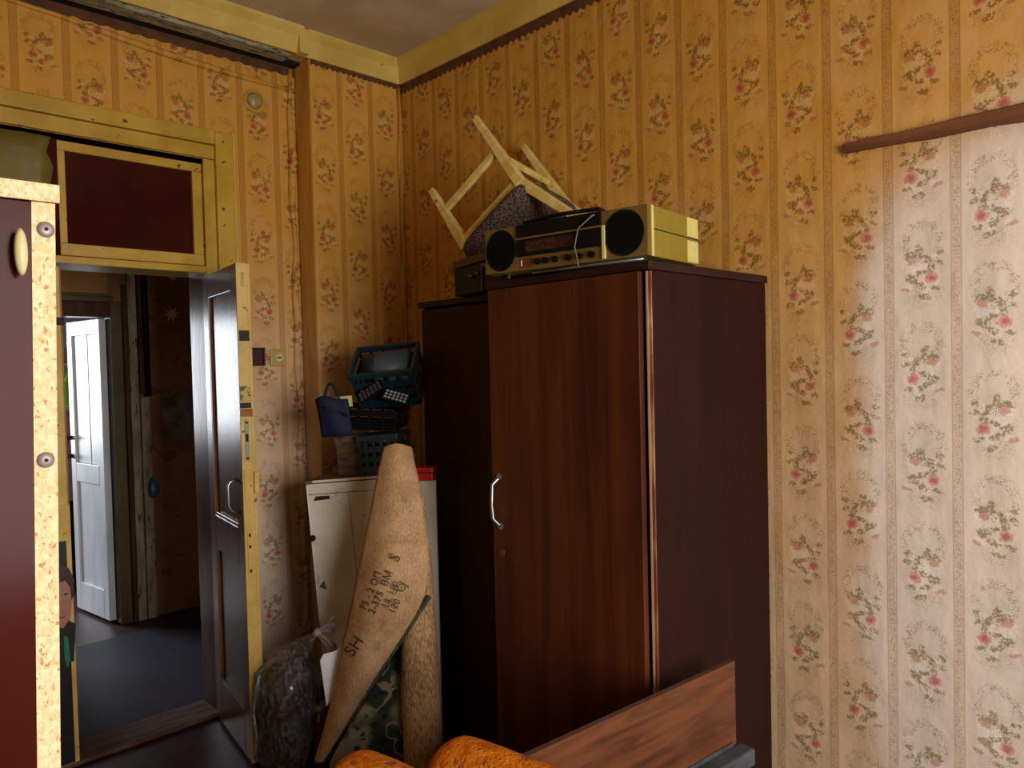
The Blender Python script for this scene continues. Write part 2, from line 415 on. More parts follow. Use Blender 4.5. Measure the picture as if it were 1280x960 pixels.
m_torn = mottled('torn_paper', (92, 84, 84), (128, 120, 122), 12, rough=.9, bump=.5, chip=(70, 110, 130), chip_scale=14, chip_t=.6)

# ------------------------------------------------------------------ the room
ZB, ZC = 3.0, 3.11
LX, BY = -1.6, -1.75            # left and back walls (behind the camera)
struct(B('floor', (LX, XW+.2, BY-.2, YW+.21, -.1, 0), m_floor))
struct(B('ceiling', (LX-.2, XW+.2, BY-.2, YW+.21, ZC, ZC+.1), m_ceil))
struct(B('wall_right', (XW, XW+.15, BY-.2, YW+.2, 0, ZC), m_paper_r), 'yellowed floral wallpaper with a clean pale patch')
OX0, OX1, OZ = .16, 1.36, 2.47          # door opening in the wall
w = MB(); w.box(LX, OX0, YW, YW+.2, 0, ZC); w.box(OX1, XW, YW, YW+.2, 0, ZC); w.box(OX0, OX1, YW, YW+.2, OZ, ZC)
struct(w.build('wall_front', m_paper_l), 'yellowed floral wallpaper around the double door')
rows = []                                # chimney breast with a slightly wavy papered edge
br = MB(); br.box(1.79, XW, YP, YW, 0, ZB+.02)
struct(br.build('wall_breast', m_paper_p, bevel=.012), 'papered chimney breast in the room corner')
struct(B('wall_left', (LX-.15, LX, BY-.2, YW+.2, 0, ZC), m_paper_l))
WX0, WX1, WZ0, WZ1 = .05, 1.45, .8, 2.2  # window behind the camera
w = MB(); w.box(LX, WX0, BY-.2, BY, 0, ZC); w.box(WX1, XW, BY-.2, BY, 0, ZC); w.box(WX0, WX1, BY-.2, BY, 0, WZ0); w.box(WX0, WX1, BY-.2, BY, WZ1, ZC)
struct(w.build('wall_back', m_paper_l))
win = bpy.data.objects.new('window_1', None); COL.objects.link(win); win.location = (.75, BY, WZ0); struct(win)
f = MB()
for a in ((WX0, WX0+.05, WZ0, WZ1), (WX1-.05, WX1, WZ0, WZ1), (WX0, WX1, WZ0, WZ0+.05), (WX0, WX1, WZ1-.05, WZ1), (.725, .775, WZ0, WZ1)):
    f.box(a[0], a[1], BY-.14, BY-.09, a[2], a[3])
f.build('window_frame', m_white, win)
for a in ((WX0+.05, .725), (.775, WX1-.05)): MB().box(a[0], a[1], BY-.12, BY-.115, WZ0+.05, WZ1-.05).build('pane', m_glass, win)

# cornices: a yellow band under the ceiling, with a soffit over the recessed door wall
def cornice(name, a, b, inward, mat=m_cornice, z0=ZB, z1=ZC):
    a, b, n = Vector(a), Vector(b), Vector(inward)
    prof = [(0, z0), (.012, z0), (.016, z0+.02), (.030, z0+.07), (.055, z1-.012), (.06, z1), (0, z1)]
    N = 24; vs = []
    for i in range(N+1):
        p = a.lerp(b, i/N)
        for d, z in prof:
            w_ = noise.noise(Vector((p.x*3+z, p.y*3, z*2)))*.006
            q = p+n*(d+(w_ if d > .005 else 0)); vs.append((q.x, q.y, z))
    k = len(prof); fs = [(i*k+j, i*k+(j+1) % k, (i+1)*k+(j+1) % k, (i+1)*k+j) for i in range(N) for j in range(k)]
    fs += [tuple(range(k)), tuple(range(N*k, N*k+k))]
    return struct(MB().add(vs, fs).build(name, mat))
cornice('trim_1', (XW, BY, 0), (XW, YP, 0), (-1, 0, 0))
cornice('trim_2', (1.76, YP, 0), (XW, YP, 0), (0, -1, 0))
cornice('trim_3', (LX, YP-.012, 0), (1.73, YP-.012, 0), (0, -1, 0))
struct(B('trim_4', (1.715, 1.765, YP-.055, YP, ZB-.003, ZC), m_cornice, bevel=.006))
beam = MB(); beam.box(LX, 1.79, YP, YW, ZB+.012, ZC); struct(beam.build('trim_5', m_cornice))
sf = MB()                                  # peeling grey boards under the beam
sf.box(LX, 1.70, YP+.004, YP+.085, ZB-.012, ZB+.012); struct(sf.build('trim_6', m_grey_peel, bevel=.004))
struct(B('trim_7', (LX, 1.79, YP+.09, YW-.002, ZB-.002, ZB+.012), m_dark))
def zigzag(name, a, b, inward, zt, h=.056, tooth=.036, amp=.020):
    a, b, n = Vector(a), Vector(b), Vector(inward); L = (b-a).length; k = int(L/tooth); vs = []; fs = []
    up = [a.lerp(b, i/(2*k)) for i in range(2*k+1)]
    for th in (.001, .004):
        for i, p in enumerate(up):
            q = p+n*th; vs.append((q.x, q.y, zt)); vs.append((q.x, q.y, zt-h+(amp if i % 2 else 0)*random.uniform(.5, 1.1)))
    m_ = len(up)*2
    for i in range(2*k): fs += [(2*i, 2*i+2, 2*i+3, 2*i+1), (m_+2*i, m_+2*i+1, m_+2*i+3, m_+2*i+2), (2*i+1, 2*i+3, m_+2*i+3, m_+2*i+1)]
    return struct(MB().add(vs, fs).build(name, m_border))
zigzag('trim_8', (XW, BY, 0), (XW, YP-.01, 0), (-1, 0, 0), ZB+.004)
zigzag('trim_9', (1.795, YP, 0), (XW-.01, YP, 0), (0, -1, 0), ZB+.004, .03, .028, .012)
zigzag('trim_10', (LX, YW, 0), (1.79, YW, 0), (0, -1, 0), ZB, .045, .06, .01)
# the loose paper ridges
def ridge(name, pts, r, mat):
    o = MB().tube(pts, r, 8).build(name, mat, smooth=True); return struct(o)
ridge('trim_11', [(1.765+.006*math.sin(i*1.7), YW-.004, .02+i*.11) for i in range(28)], [.016+.006*math.sin(i*.9) for i in range(28)], m_paper_l)
ridge('trim_12', [(XW-.012+.004*math.sin(i*2.1), YP-.006, 1.3+i*.12) for i in range(15)], [.014+.006*math.sin(i*1.3) for i in range(15)], m_paper_p)
ridge('trim_13', [(LX+i*.2, YW-.003, 2.955-.02*math.sin(i*.55)-(.0 if i < 12 else (i-12)*.012)) for i in range(18)], [.012+.004*math.sin(i) for i in range(18)], m_paper_l)

# ------------------------------------------------------------------ the double door
fr = bpy.data.objects.new('door_1', None); COL.objects.link(fr); fr.location = (.77, YW, 0)
struct(fr, 'yellow painted double door frame with two transom lights')
FY = YW-.03
B('casing', (1.385, 1.468, FY, YW+.01, 0, 2.615), m_yel, fr, .006)
B('casing', (.07, .155, FY, YW+.01, 0, 2.615), m_yel, fr, .006)
B('casing', (.155, 1.385, FY, YW+.01, 2.555, 2.62), m_yel, fr, .006)
B('casing', (.155, 1.385, FY+.012, YW+.01, 2.492, 2.553), m_yel, fr, .004)
B('casing_bead', (1.468, 1.482, FY+.016, YW, 0, 2.63), m_yel2, fr, .003)
B('jamb', (1.335, 1.385, YW-.012, YW+.02, 0, 2.49), m_yel, fr, .003); B('jamb', (1.335, 1.385, YW+.02, YW+.2, 0, 2.0), m_brown, fr, .003)
B('jamb', (.155, .20, YW-.012, YW+.2, 0, 2.49), m_yel, fr, .003)
B('lintel', (.20, 1.335, YW-.014, YW+.2, 1.985, 2.016), m_yel, fr, .004)
B('head', (.20, 1.335, YW+.0, YW+.2, 2.47, 2.49), m_dark, fr)
B('mullion', (.735, .772, YW-.006, YW+.06, 2.016, 2.47), m_redbrown, fr, .004)
def transom(x0, x1, pane):
    t = B('sash_rail', (x0, x1, YW+.004, YW+.045, 2.43, 2.468), m_yel, fr, .003)
    B('sash_rail', (x0, x1, YW+.004, YW+.045, 2.020, 2.068), m_yel, fr, .003)
    B('sash_stile', (x0, x0+.028, YW+.004, YW+.045, 2.068, 2.43), m_yel, fr, .003)
    B('sash_stile', (x1-.042, x1, YW+.004, YW+.045, 2.068, 2.43), m_yel, fr, .003)
    B('pane', (x0+.02, x1-.03, YW+.022, YW+.028, 2.06, 2.44), pane, fr)
transom(.772, 1.333, m_redbrown); transom(.205, .735, m_olive_glass)
rows = []
for i in range(9):
    rows.append([Vector((.19+.555*k/14+(.012*math.sin(i*2.3+1) if k == 14 else 0), YW-.012-.012*math.sin(math.pi*i/8)*math.sin(math.pi*k/14)-.005*math.sin(k*1.1+i*.9), 2.005+.465*i/8)) for k in range(15)])
MB().grid(rows).build('plastic_film', m_olive_glass, fr, smooth=True, solid=.001)
B('threshold', (.2, 1.335, YW-.01, YW+.19, 0, .018), mottled('worn_threshold', (70, 42, 34), (104, 74, 58), 14, stretch=(.5, 3, 1), rough=.7, bump=.5), fr, .006)

def leaf_mesh(M, wid, mats, parent, thick=.042, H=1.965, zb=.015):
    mf, me, mr = mats                        # corridor face, edge, room face
    st = .085
    def two(nm, x0, x1, z0, z1, t0=0, t1=thick):
        MB(M).box(x0, x1, t0, t1*.5+t0*.5, z0, z1).build(nm, mr, parent, .003)
        MB(M).box(x0, x1, t1*.5+t0*.5, t1, z0, z1).build(nm, mf, parent, .003)
    two('stile', 0, st, zb, H); two('stile', wid-st, wid-.006, zb, H)
    two('rail', st, wid-st, H-.10, H); two('rail', st, wid-st, .78, .93); two('rail', st, wid-st, zb, .20)
    two('panel', st, wid-st, .20, .78, .012, thick-.012); two('panel', st, wid-st, .93, H-.10, .012, thick-.012)
    MB(M).box(wid-.006, wid, 0, thick, zb, H).build('edge', me, parent, .001)

# right leaf, swung open into the room
hx, hy = 1.350, 3.285; fx, fy = 1.276, 2.775
ang = math.atan2(fy-hy, fx-hx); LW = math.hypot(fx-hx, fy-hy)
M = Matrix.Translation((hx, hy, 0)) @ Matrix.Rotation(ang, 4, 'Z')      # local x from hinge to free edge
Mf = M @ Matrix.Scale(-1, 4, (0, 1, 0))                                 # local y towards the doorway side
dr = bpy.data.objects.new('door_2', None); COL.objects.link(dr); dr.location = (hx, hy, 0)
struct(dr, 'open brown and yellow door leaf with steel handle')
TH = .040
leaf_mesh(Mf, LW, (m_brown, m_yel2, m_yel), dr, TH)
MB(Mf).box(LW-.05, LW-.003, -.014, 0, .015, 1.965).build('astragal', m_yel2, dr, .003)
for (x0, x1, z0, z1) in ((.083, .097, .20, .78), (.083, .097, .93, 1.865)):          # worn moulding beside the panels
    MB(Mf).box(x0, x1, TH-.012, TH-.001, z0, z1).build('moulding', m_brown_gold, dr, .002)
for z0 in (.2, .93): MB(Mf).box(.097, LW-.085, TH-.012, TH-.002, z0, z0+.014).build('moulding', m_brown, dr, .003)
h = MB(Mf); h.tube([(LW-.075, TH, 1.12), (LW-.075, TH+.028, 1.115), (LW-.075, TH+.036, 1.10), (LW-.075, TH+.036, 1.02), (LW-.075, TH+.026, 1.0), (LW-.075, TH, .99)], .0065, 8)
h.build('handle', m_steel, dr, smooth=True)
def plate(nm, y0, y1, z0, z1, mat, t=.002, d=0): return MB(Mf).box(LW-d, LW+t, y0, y1, z0, z1).build(nm, mat, dr, .0008)
lp = plate('lock_plate', .012, .026, 1.20, 1.36, m_steel_old, .003)
for z0, z1 in ((1.275, 1.305), (1.345, 1.352), (1.207, 1.214)): MB(Mf).box(LW+.002, LW+.0035, .014, .024, z0, z1).build('hole', m_dark, lp)
plate('latch_plate', .006, .034, 1.055, 1.165, m_yel2, .004); plate('latch_plate', .010, .030, 1.02, 1.046, m_yel2, .003)
lp = plate('latch_plate', .012, .030, .745, .93, m_yel2, .003)
for z in (.905, .86, .765): MB(Mf).box(LW+.003, LW+.0045, .017, .025, z, z+.012).build('hole', m_dark, lp)
plate('latch_plate', .011, .022, 1.875, 1.93, m_yel, .002)
plate('bolt', -.002, .036, 1.665, 1.705, m_iron, .007); plate('bolt', .0, .042, 1.405, 1.425, m_iron, .006)
plate('wood_patch', -.006, .040, 1.372, 1.402, mottled('bare_wood', (132, 84, 34), (160, 108, 52), 20, rough=.8), .003)
plate('chipped_paint', .0, .040, 1.425, 1.49, mottled('grey_chips', (96, 92, 76), (188, 164, 92), 40, rough=.8, bump=.5, lo=.45, hi=.5), .001)
MB(Mf).box(LW-.004, LW+.007, -.022, -.002, 1.07, 1.155).build('latch_knob', m_yel2, dr, .003)
for z in (.3, 1.7): MB(M).tube([(-.006, .006, z-.05), (-.006, .006, z+.05)], .008, 8).build('hinge', m_iron, dr)

# left leaf, closed
dl = bpy.data.objects.new('door_3', None); COL.objects.link(dl); dl.location = (.485, YW+.03, 0)
struct(dl, 'closed yellow door leaf behind the near cabinet')
x0, x1, y0 = .205, .770, YW+.002
B('stile', (x0, x0+.09, y0, y0+.04, .015, 1.975), m_yel, dl, .003); B('stile', (x1-.09, x1-.006, y0, y0+.04, .015, 1.975), m_yel2, dl, .003)
for a, b_ in ((.015, .2), (.78, .93), (1.87, 1.975)): B('rail', (x0+.09, x1-.09, y0, y0+.04, a, b_), m_yel, dl, .003)
for a, b_ in ((.2, .78), (.93, 1.87)): B('panel', (x0+.09, x1-.09, y0+.012, y0+.028, a, b_), m_yel, dl)
B('edge', (x1-.006, x1, y0+.004, y0+.04, .015, 1.975), m_brown_gold, dl, .001)
B('bolt', (x1-.03, x1+.004, y0-.006, y0, 1.745, 1.775), m_iron, dl, .002)
B('kick_board', (x1-.12, x1-.002, y0-.006, y0, .015, 1.04), m_yel2, dl, .002)

# picture of a person fixed to the closed leaf (flat print)
ps = thing('poster', (.70, y0-.008, .2), 'flat portrait print of a dark-suited person on the closed yellow door leaf', 'poster')
def flat(nm, pts, t, mat): return MB().prism([(x, y0-.007-t, z) for x, z in pts], (0, 1, 0), .001).build(nm, mat, ps)
flat('sheet', [(.58, .02), (.752, .02), (.750, .90), (.58, .90)], 0, m_suit)
flat('face', [(.727+.040*math.cos(t)*(1 if math.sin(t) > 0 else .85), .665+.105*math.sin(t)) for t in [k*math.pi/10 for k in range(20)]], .001, m_skin)
flat('hair', [(.68, .72), (.685, .80), (.72, .815), (.755, .79), (.772, .745), (.768, .68), (.760, .66), (.757, .715), (.74, .745), (.70, .735)], .002, m_hair)
for zz in (.688,): flat('eye', [(.733, zz), (.748, zz), (.746, zz+.007), (.736, zz+.007)], .003, m_hair)
flat('mouth', [(.716, .604), (.738, .606), (.727, .598)], .003, m_red)
flat('jacket', [(.66, .42), (.76, .42), (.772, .565), (.748, .585), (.735, .57), (.72, .545), (.68, .56)], .002, m_suit)
flat('tie', [(.728, .53), (.742, .52), (.748, .43), (.736, .40), (.728, .44)], .003, m_tie)

# ------------------------------------------------------------------ hall behind the door
HY = 4.97
struct(B('floor_hall', (-.6, 2.5, YW+.21, 8.0, -.1, 0), m_floor))
struct(B('floor_linoleum', (-.5, 2.3, YW+.21, 4.74, 0, .006), m_lino, bevel=.002))
struct(B('ceiling_hall', (-.6, 2.5, YW+.21, 8.0, 2.75, 2.85), m_hallceil))
w = MB(); w.box(1.47, 2.4, HY, HY+.1, 0, 2.75); w.box(-.6, .75, HY, HY+.1, 0, 2.75); w.box(.75, 1.47, HY, HY+.1, 1.99, 2.75)
struct(w.build('wall_hall_back', m_hall))
struct(B('wall_hall_right', (2.3, 2.4, YW+.2, HY, 0, 2.75), m_hall)); struct(B('wall_hall_left', (-.6, -.5, YW+.2, HY, 0, 2.75), m_hall))
kd = bpy.data.objects.new('door_4', None); COL.objects.link(kd); kd.location = (1.1, HY, 0); struct(kd, 'white kitchen door ajar at the end of the hall')
B('jamb', (1.405, 1.47, HY-.02, HY+.1, 0, 1.99), m_olive, kd, .004); B('jamb', (.75, .80, HY-.02, HY+.1, 0, 1.99), m_olive, kd, .004)
B('lintel', (.80, 1.405, HY-.02, HY+.1, 1.895, 1.985), m_brown, kd, .004)
B('transom_panel', (.80, 1.395, HY-.03, HY+.01, 2.035, 2.40), mottled('tan_panel', (150, 102, 44), (170, 120, 58), 6, rough=.6), kd, .003)
B('transom_rail', (.78, 1.42, HY-.04, HY, 1.985, 2.02), m_olive, kd, .004)
B('casing', (1.475, 1.50, HY-.03, HY, 0, 2.1), m_brown, kd, .004)
B('casing', (1.505, 1.555, HY-.024, HY, 0, 2.35), m_peel, kd, .004); B('casing', (1.56, 1.615, HY-.03, HY, 0, 1.40), m_peel, kd, .006)
B('casing', (1.56, 1.60, HY-.03, HY, 1.42, 2.4), m_brown, kd, .006)
kx, ky = 1.400, HY+.06; ex, ey = 1.335, 5.50
M4 = Matrix.Translation((kx, ky, 0)) @ Matrix.Rotation(math.atan2(ey-ky, ex-kx), 4, 'Z'); L4 = math.hypot(ex-kx, ey-ky)
for nm, a in (('stile', (0, .07, 0, .04, .02, 1.89)), ('stile', (L4-.07, L4, 0, .04, .02, 1.89)), ('rail', (.07, L4-.07, 0, .04, 1.80, 1.89)), ('rail', (.07, L4-.07, 0, .04, .86, .98)),
              ('rail', (.07, L4-.07, 0, .04, .02, .2)), ('panel', (.07, L4-.07, .012, .028, .2, .86)), ('panel', (.07, .20, .010, .026, .98, 1.80)), ('panel', (.204, L4-.07, .012, .028, .98, 1.80))):
    MB(M4).box(*a).build(nm, m_white, kd, .003)
for z in (1.02, 1.14): MB(M4).tube([(L4-.02, .04, z), (L4-.02, .075, z)], .014, 8).build('door_knob', m_iron, kd)
# kitchen
w = MB(); w.box(-.6, -.46, 7.9, 8.0, 0, 2.75); w.box(.66, 2.4, 7.9, 8.0, 0, 2.75); w.box(-.46, .66, 7.9, 8.0, 0, .9); w.box(-.46, .66, 7.9, 8.0, 2.2, 2.75)
w.box(2.3, 2.4, HY+.1, 7.9, 0, 2.75); w.box(-.6, -.5, HY+.1, 7.9, 0, 2.75)
struct(w.build('wall_kitchen', mottled('kitchen_wall', (120, 112, 118), (136, 128, 132), 3, rough=.8)))
kc = thing('kitchen_cabinet', (1.5, 6.5, 0), 'white kitchen cupboard seen through the doorway beside the white door', 'cupboard')
B('body', (1.2, 2.0, 6.2, 6.7, .62, 1.29), plain('kitchen_grey', (196, 190, 182), .5), kc, .004); B('worktop', (1.18, 2.02, 6.17, 6.72, 1.29, 1.32), m_white, kc, .004)
B('plinth', (1.2, 2.0, 6.24, 6.7, 0, .62), m_dark, kc)
bt = thing('green_bottle', (1.50, 6.3, 1.32), 'bright green bottle on the white kitchen cupboard', 'bottle')
MB().lathe([(.05, 0), (.055, .02), (.055, .14), (.04, .19), (.02, .22), (.018, .25)], (1.50, 6.32, 1.32), 16).build('body', m_green, bt, smooth=True)
MB().lathe([(.021, .25), (.021, .285)], (1.50, 6.32, 1.32), 12).build('cap', m_dark, bt)
bt = thing('dark_jar', (1.56, 6.27, 1.32), 'small dark jar beside the green bottle in the kitchen', 'jar')
MB().lathe([(.035, 0), (.04, .02), (.04, .09), (.03, .11)], (1.585, 6.22, 1.32), 14).build('body', m_tealD, bt, smooth=True)
MB().lathe([(.032, .11), (.032, .125)], (1.585, 6.22, 1.32), 14).build('lid', m_white, bt)
hc = thing('wall_shelf', (1.55, 6.6, 1.64), 'pale shelf with a pink box high in the kitchen', 'shelf')
B('board', (1.1, 2.1, 6.45, 6.75, 1.62, 1.64), m_white, hc, .003); B('bracket', (1.45, 1.47, 6.5, 6.75, 1.52, 1.62), m_white, hc); B('back', (1.1, 2.1, 6.74, 6.76, 1.32, 1.62), m_cab, hc)
o = tag(MB().box(1.49, 1.62, 6.5, 6.62, 1.64, 1.76).build('pink_box', m_pink, bevel=.004), 'small pink patterned box on the kitchen shelf', 'box')
# hall wall details
o = tag(MB().tube([(1.605, HY-.022, 1.405), (1.603, HY-.022, 2.0), (1.600, HY-.022, 2.36)], .021, 10).build('black_pole', m_black, smooth=True), 'thin black pole fixed upright on the hall wall', 'pole')
def star(c, R, n, lab):
    pts = []
    for k in range(2*n):
        rr = R if k % 2 == 0 else R*.38; t = math.pi*k/n+.2
        pts.append((c[0]+rr*math.cos(t), HY-.004, c[1]+rr*math.sin(t)))
    return tag(MB().prism(pts, (0, 1, 0), .003).build('star_ornament', m_star), lab, 'ornament', 'stars on the hall wall')
star((1.775, 1.925), .055, 8, 'larger silver star ornament on the dark hall wall'); star((1.79, 2.165), .035, 6, 'small silver star ornament just under the door lintel')
pts = [on(x, y, 1, HY-.006) for x, y in ((203, 500), (222, 492), (245, 487), (247, 540), (236, 545), (226, 556), (216, 548), (210, 535), (201, 520))]
tag(MB().prism(pts, (0, 1, 0), .004).build('torn_paper', m_torn), 'torn grey and blue wallpaper scrap on the hall wall', 'scrap')
pts = [at(x, y, z) for x, y, z in ((186, 602, 4.45), (191, 598, 4.42), (198, 608, 4.4), (199, 618, 4.42), (190, 622, 4.44), (186, 616, 4.46))]
MBb = MB().lathe([(.012, 0), (.03, .02), (.036, .06), (.022, .10), (.006, .13)], on(192, 622, 1, HY-.04), 12, lambda t, z: 1+.2*math.sin(3*t+z*40))
tag(MBb.build('blue_bag', m_blue, smooth=True), 'little blue plastic bag hanging on the peeled hall casing', 'bag')
# ------------------------------------------------------------------ things on the door wall
sw = thing('light_switch', on(346, 455, 1, YW), 'square cream light switch on the wallpaper beside the open door', 'switch')
c = on(347, 447, 1, YW)
MB().box(c.x-.040, c.x+.040, YW-.012, YW, c.z-.040, c.z+.040).build('plate', m_switch, sw, .005)
MB().tube([(c.x, YW-.012, c.z), (c.x, YW-.017, c.z)], .019, 20).build('dial', plain('switch_dial', (220, 206, 160), .4), sw)
MB().box(c.x-.012, c.x+.012, YW-.0195, YW-.016, c.z-.003, c.z+.003).build('slot', m_dark, sw)
c = on(323, 446, 1, YW)
ob = thing('socket_box', (c.x, YW, c.z), 'dark red-brown wall box half hidden by the open door edge', 'socket')
f = MB(); f.box(c.x-.04, c.x+.025, YW-.022, YW, c.z-.042, c.z-.034); f.box(c.x-.04, c.x+.025, YW-.022, YW, c.z+.034, c.z+.042); f.box(c.x+.017, c.x+.025, YW-.022, YW, c.z-.034, c.z+.034); f.box(c.x-.04, c.x-.032, YW-.022, YW, c.z-.034, c.z+.034)
f.build('rim', m_box_old, ob, .002); B('back', (c.x-.032, c.x+.017, YW-.008, YW, c.z-.034, c.z+.034), m_box_old, ob)
c = on(317, 127, 1, YW)
jb = thing('junction_cap', (c.x, YW, c.z), 'round painted junction box cap high on the door wall', 'cap')
Mj = Matrix.Translation((c.x, YW, c.z)) @ Matrix.Rotation(math.pi/2, 4, 'X')
MB(Mj).lathe([(.052, 0), (.052, .008), (.046, .012)], (0, 0, 0), 24).build('rim', m_yel, jb)
MB(Mj).lathe([(.040, .010), (.038, .018), (.028, .027), (.012, .031), (.002, .032)], (0, 0, 0), 24).build('dome', m_bell, jb, smooth=True)

# wooden batten on the right wall
p0 = on(1059, 187, 0, XW); p1 = on(1292, 139, 0, XW)
rows = []
vs = []; N = 14
for i in range(N+1):
    t = i/N; y_ = p0.y+(-.2-p0.y)*t; zc = p0.z+(p1.z-p0.z)*((y_-p0.y)/(p1.y-p0.y)); hh = .013+.011*min(1, t*2.2)+.0015*math.sin(i*2.3)
    for dx, dz_ in ((0, -hh), (-.018, -hh), (-.022, hh*.8), (-.016, hh), (0, hh)): vs.append((XW+dx, y_, zc+dz_+.002*math.sin(i*1.7)))
fs = [(i*5+j, i*5+(j+1) % 5, (i+1)*5+(j+1) % 5, (i+1)*5+j) for i in range(N) for j in range(5)]+[tuple(range(5)), tuple(range(N*5, N*5+5))]
tag(MB().add(vs, fs).build('wooden_batten', m_strip), 'red-brown wooden batten nailed across the right wallpaper wall', 'batten')

# ------------------------------------------------------------------ wardrobe
wd = thing('wardrobe', (1.96, 1.83, 0), 'tall dark red-brown wardrobe against the right wall with boombox on top', 'wardrobe')
WY = 1.158
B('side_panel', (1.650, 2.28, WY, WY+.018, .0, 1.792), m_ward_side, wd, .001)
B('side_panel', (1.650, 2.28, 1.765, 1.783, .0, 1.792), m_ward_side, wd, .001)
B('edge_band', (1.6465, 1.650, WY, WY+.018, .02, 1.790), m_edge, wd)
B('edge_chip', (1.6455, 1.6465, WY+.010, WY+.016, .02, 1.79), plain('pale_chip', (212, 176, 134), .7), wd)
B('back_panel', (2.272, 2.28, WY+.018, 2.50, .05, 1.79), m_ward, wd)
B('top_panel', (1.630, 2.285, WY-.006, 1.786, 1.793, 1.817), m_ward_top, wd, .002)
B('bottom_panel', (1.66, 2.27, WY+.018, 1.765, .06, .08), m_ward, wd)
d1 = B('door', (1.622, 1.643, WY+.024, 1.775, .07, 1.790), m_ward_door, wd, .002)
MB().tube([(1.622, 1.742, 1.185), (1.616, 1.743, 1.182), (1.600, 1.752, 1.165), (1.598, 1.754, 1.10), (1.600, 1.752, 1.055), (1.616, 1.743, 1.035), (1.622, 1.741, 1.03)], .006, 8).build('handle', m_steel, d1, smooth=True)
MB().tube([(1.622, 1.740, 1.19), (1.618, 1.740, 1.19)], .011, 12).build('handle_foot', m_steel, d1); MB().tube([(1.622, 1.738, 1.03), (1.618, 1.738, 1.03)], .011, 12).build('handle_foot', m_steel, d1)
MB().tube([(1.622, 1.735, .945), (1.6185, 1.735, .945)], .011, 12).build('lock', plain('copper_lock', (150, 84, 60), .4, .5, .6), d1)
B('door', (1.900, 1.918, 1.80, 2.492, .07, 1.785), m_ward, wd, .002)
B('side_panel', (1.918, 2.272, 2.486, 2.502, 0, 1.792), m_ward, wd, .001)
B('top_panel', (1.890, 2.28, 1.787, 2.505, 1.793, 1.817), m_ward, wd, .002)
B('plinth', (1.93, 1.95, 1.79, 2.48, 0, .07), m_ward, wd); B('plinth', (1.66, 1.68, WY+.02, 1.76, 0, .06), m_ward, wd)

# ------------------------------------------------------------------ boombox
TOP = 1.817
bb_ang = math.radians(90+7.0)            # local x along the front from its right end to its left end
Mb = Matrix.Translation((1.640, 1.160, TOP)) @ Matrix.Rotation(bb_ang, 4, 'Z') @ Matrix.Scale(-1, 4, (0, 1, 0))
# local: x 0 (right end) .. BL (left end), y depth towards the wall, z up
BL, BD, Z0, Z1 = .57, .31, .014, .150
bb = thing('boombox', Mb @ Vector((.28, .15, 0)), 'champagne cassette boombox with two black round speakers on the wardrobe', 'boombox')
def bbx(nm, a, mat, par=bb, bev=0): return MB(Mb).box(*a).build(nm, mat, par, bev)
bbx('body', (0, BL, .02, BD, Z0, Z1), m_goldside, bb, .003)
fr_ = bbx('front_panel', (0, BL, 0, .019, Z0, Z1), m_gold_shade, bb, .002)
def speaker(cx, r, rz):
    pr = [(cx+r*math.cos(t), -.003, (Z0+Z1)/2+rz*math.sin(t)) for t in [2*math.pi*k/32 for k in range(32)]]
    s_ = MB(Mb).prism(pr, (0, 1, 0), .006).build('speaker', m_grille, bb)
    rim = [(cx+(r+.003)*math.cos(t), -.002, (Z0+Z1)/2+(rz+.003)*math.sin(t)) for t in [2*math.pi*k/32 for k in range(33)]]
    MB(Mb).tube(rim, .002, 6).build('speaker_rim', m_black, s_)
speaker(.072, .058, .058); speaker(.505, .054, .058)
bbx('cassette_deck', (.142, .440, -.006, .004, .112, Z1+.001), m_black, bb, .002)
bbx('trim_line', (.142, .440, -.008, -.004, .106, .111), m_gold_shade)
tn = bbx('tuner_panel', (.142, .440, -.006, .004, .055, .106), m_black, bb, .001)
bbx('tuner_scale', (.235, .405, -.0075, -.006, .066, .098), m_scale, tn); bbx('meter_window', (.155, .222, -.0075, -.006, .062, .100), m_black, tn)
bbx('chrome_bar', (.130, .140, -.007, .003, .018, .110), m_paleyel, bb, .001)
for cx in (.175, .215, .255, .300, .335, .365): MB(Mb).tube([(cx, 0, .035), (cx, -.010, .035)], .0095, 12).build('knob', m_black, bb)
rl = bbx('red_label', (.385, .432, -.001, .001, .022, .050), m_red); bbx('white_mark', (.424, .427, -.002, 0, .027, .045), m_sheet, rl)
bbx('side_seam', (-.001, .001, .03, BD, .086, .089), m_dark); bbx('side_trim', (-.002, .001, .019, .030, Z0, Z1), m_paleyel)
bbx('side_label', (-.001, .001, BD-.075, BD-.004, .092, Z1-.003), m_paleyel); bbx('side_label', (-.001, .001, BD-.075, BD-.004, Z0+.004, .080), m_paleyel)
MB(Mb).tube([(.435, .03, Z1), (.43, .02, Z1+.010), (.30, .015, Z1+.016), (.16, .015, Z1+.012), (.145, .03, Z1)], .006, 8).build('carry_handle', m_black, bb, smooth=True)
for cx, cy in ((.04, .05), (.52, .05), (.04, .26), (.52, .26)): MB(Mb).tube([(cx, cy, 0), (cx, cy, Z0)], .012, 10).build('foot', m_black, bb)
tag(MB(Mb).tube([(.150, .03, Z1+.006), (.165, -.012, Z1-.01), (.21, -.016, .11), (.225, -.014, .06), (.215, -.014, .02), (.212, -.016, .002)], .0025, 6).build('power_cable', m_cable, smooth=True), 'thin grey cable hanging down the front of the boombox', 'cable')
o = tag(MB(Mb).tube([(.02, .012, .0075), (.20, .012, .0075), (.40, .020, .0075)], .0055, 8).build('silver_tube', m_steel, smooth=True), 'thin silver tube lying under the boombox front', 'tube')

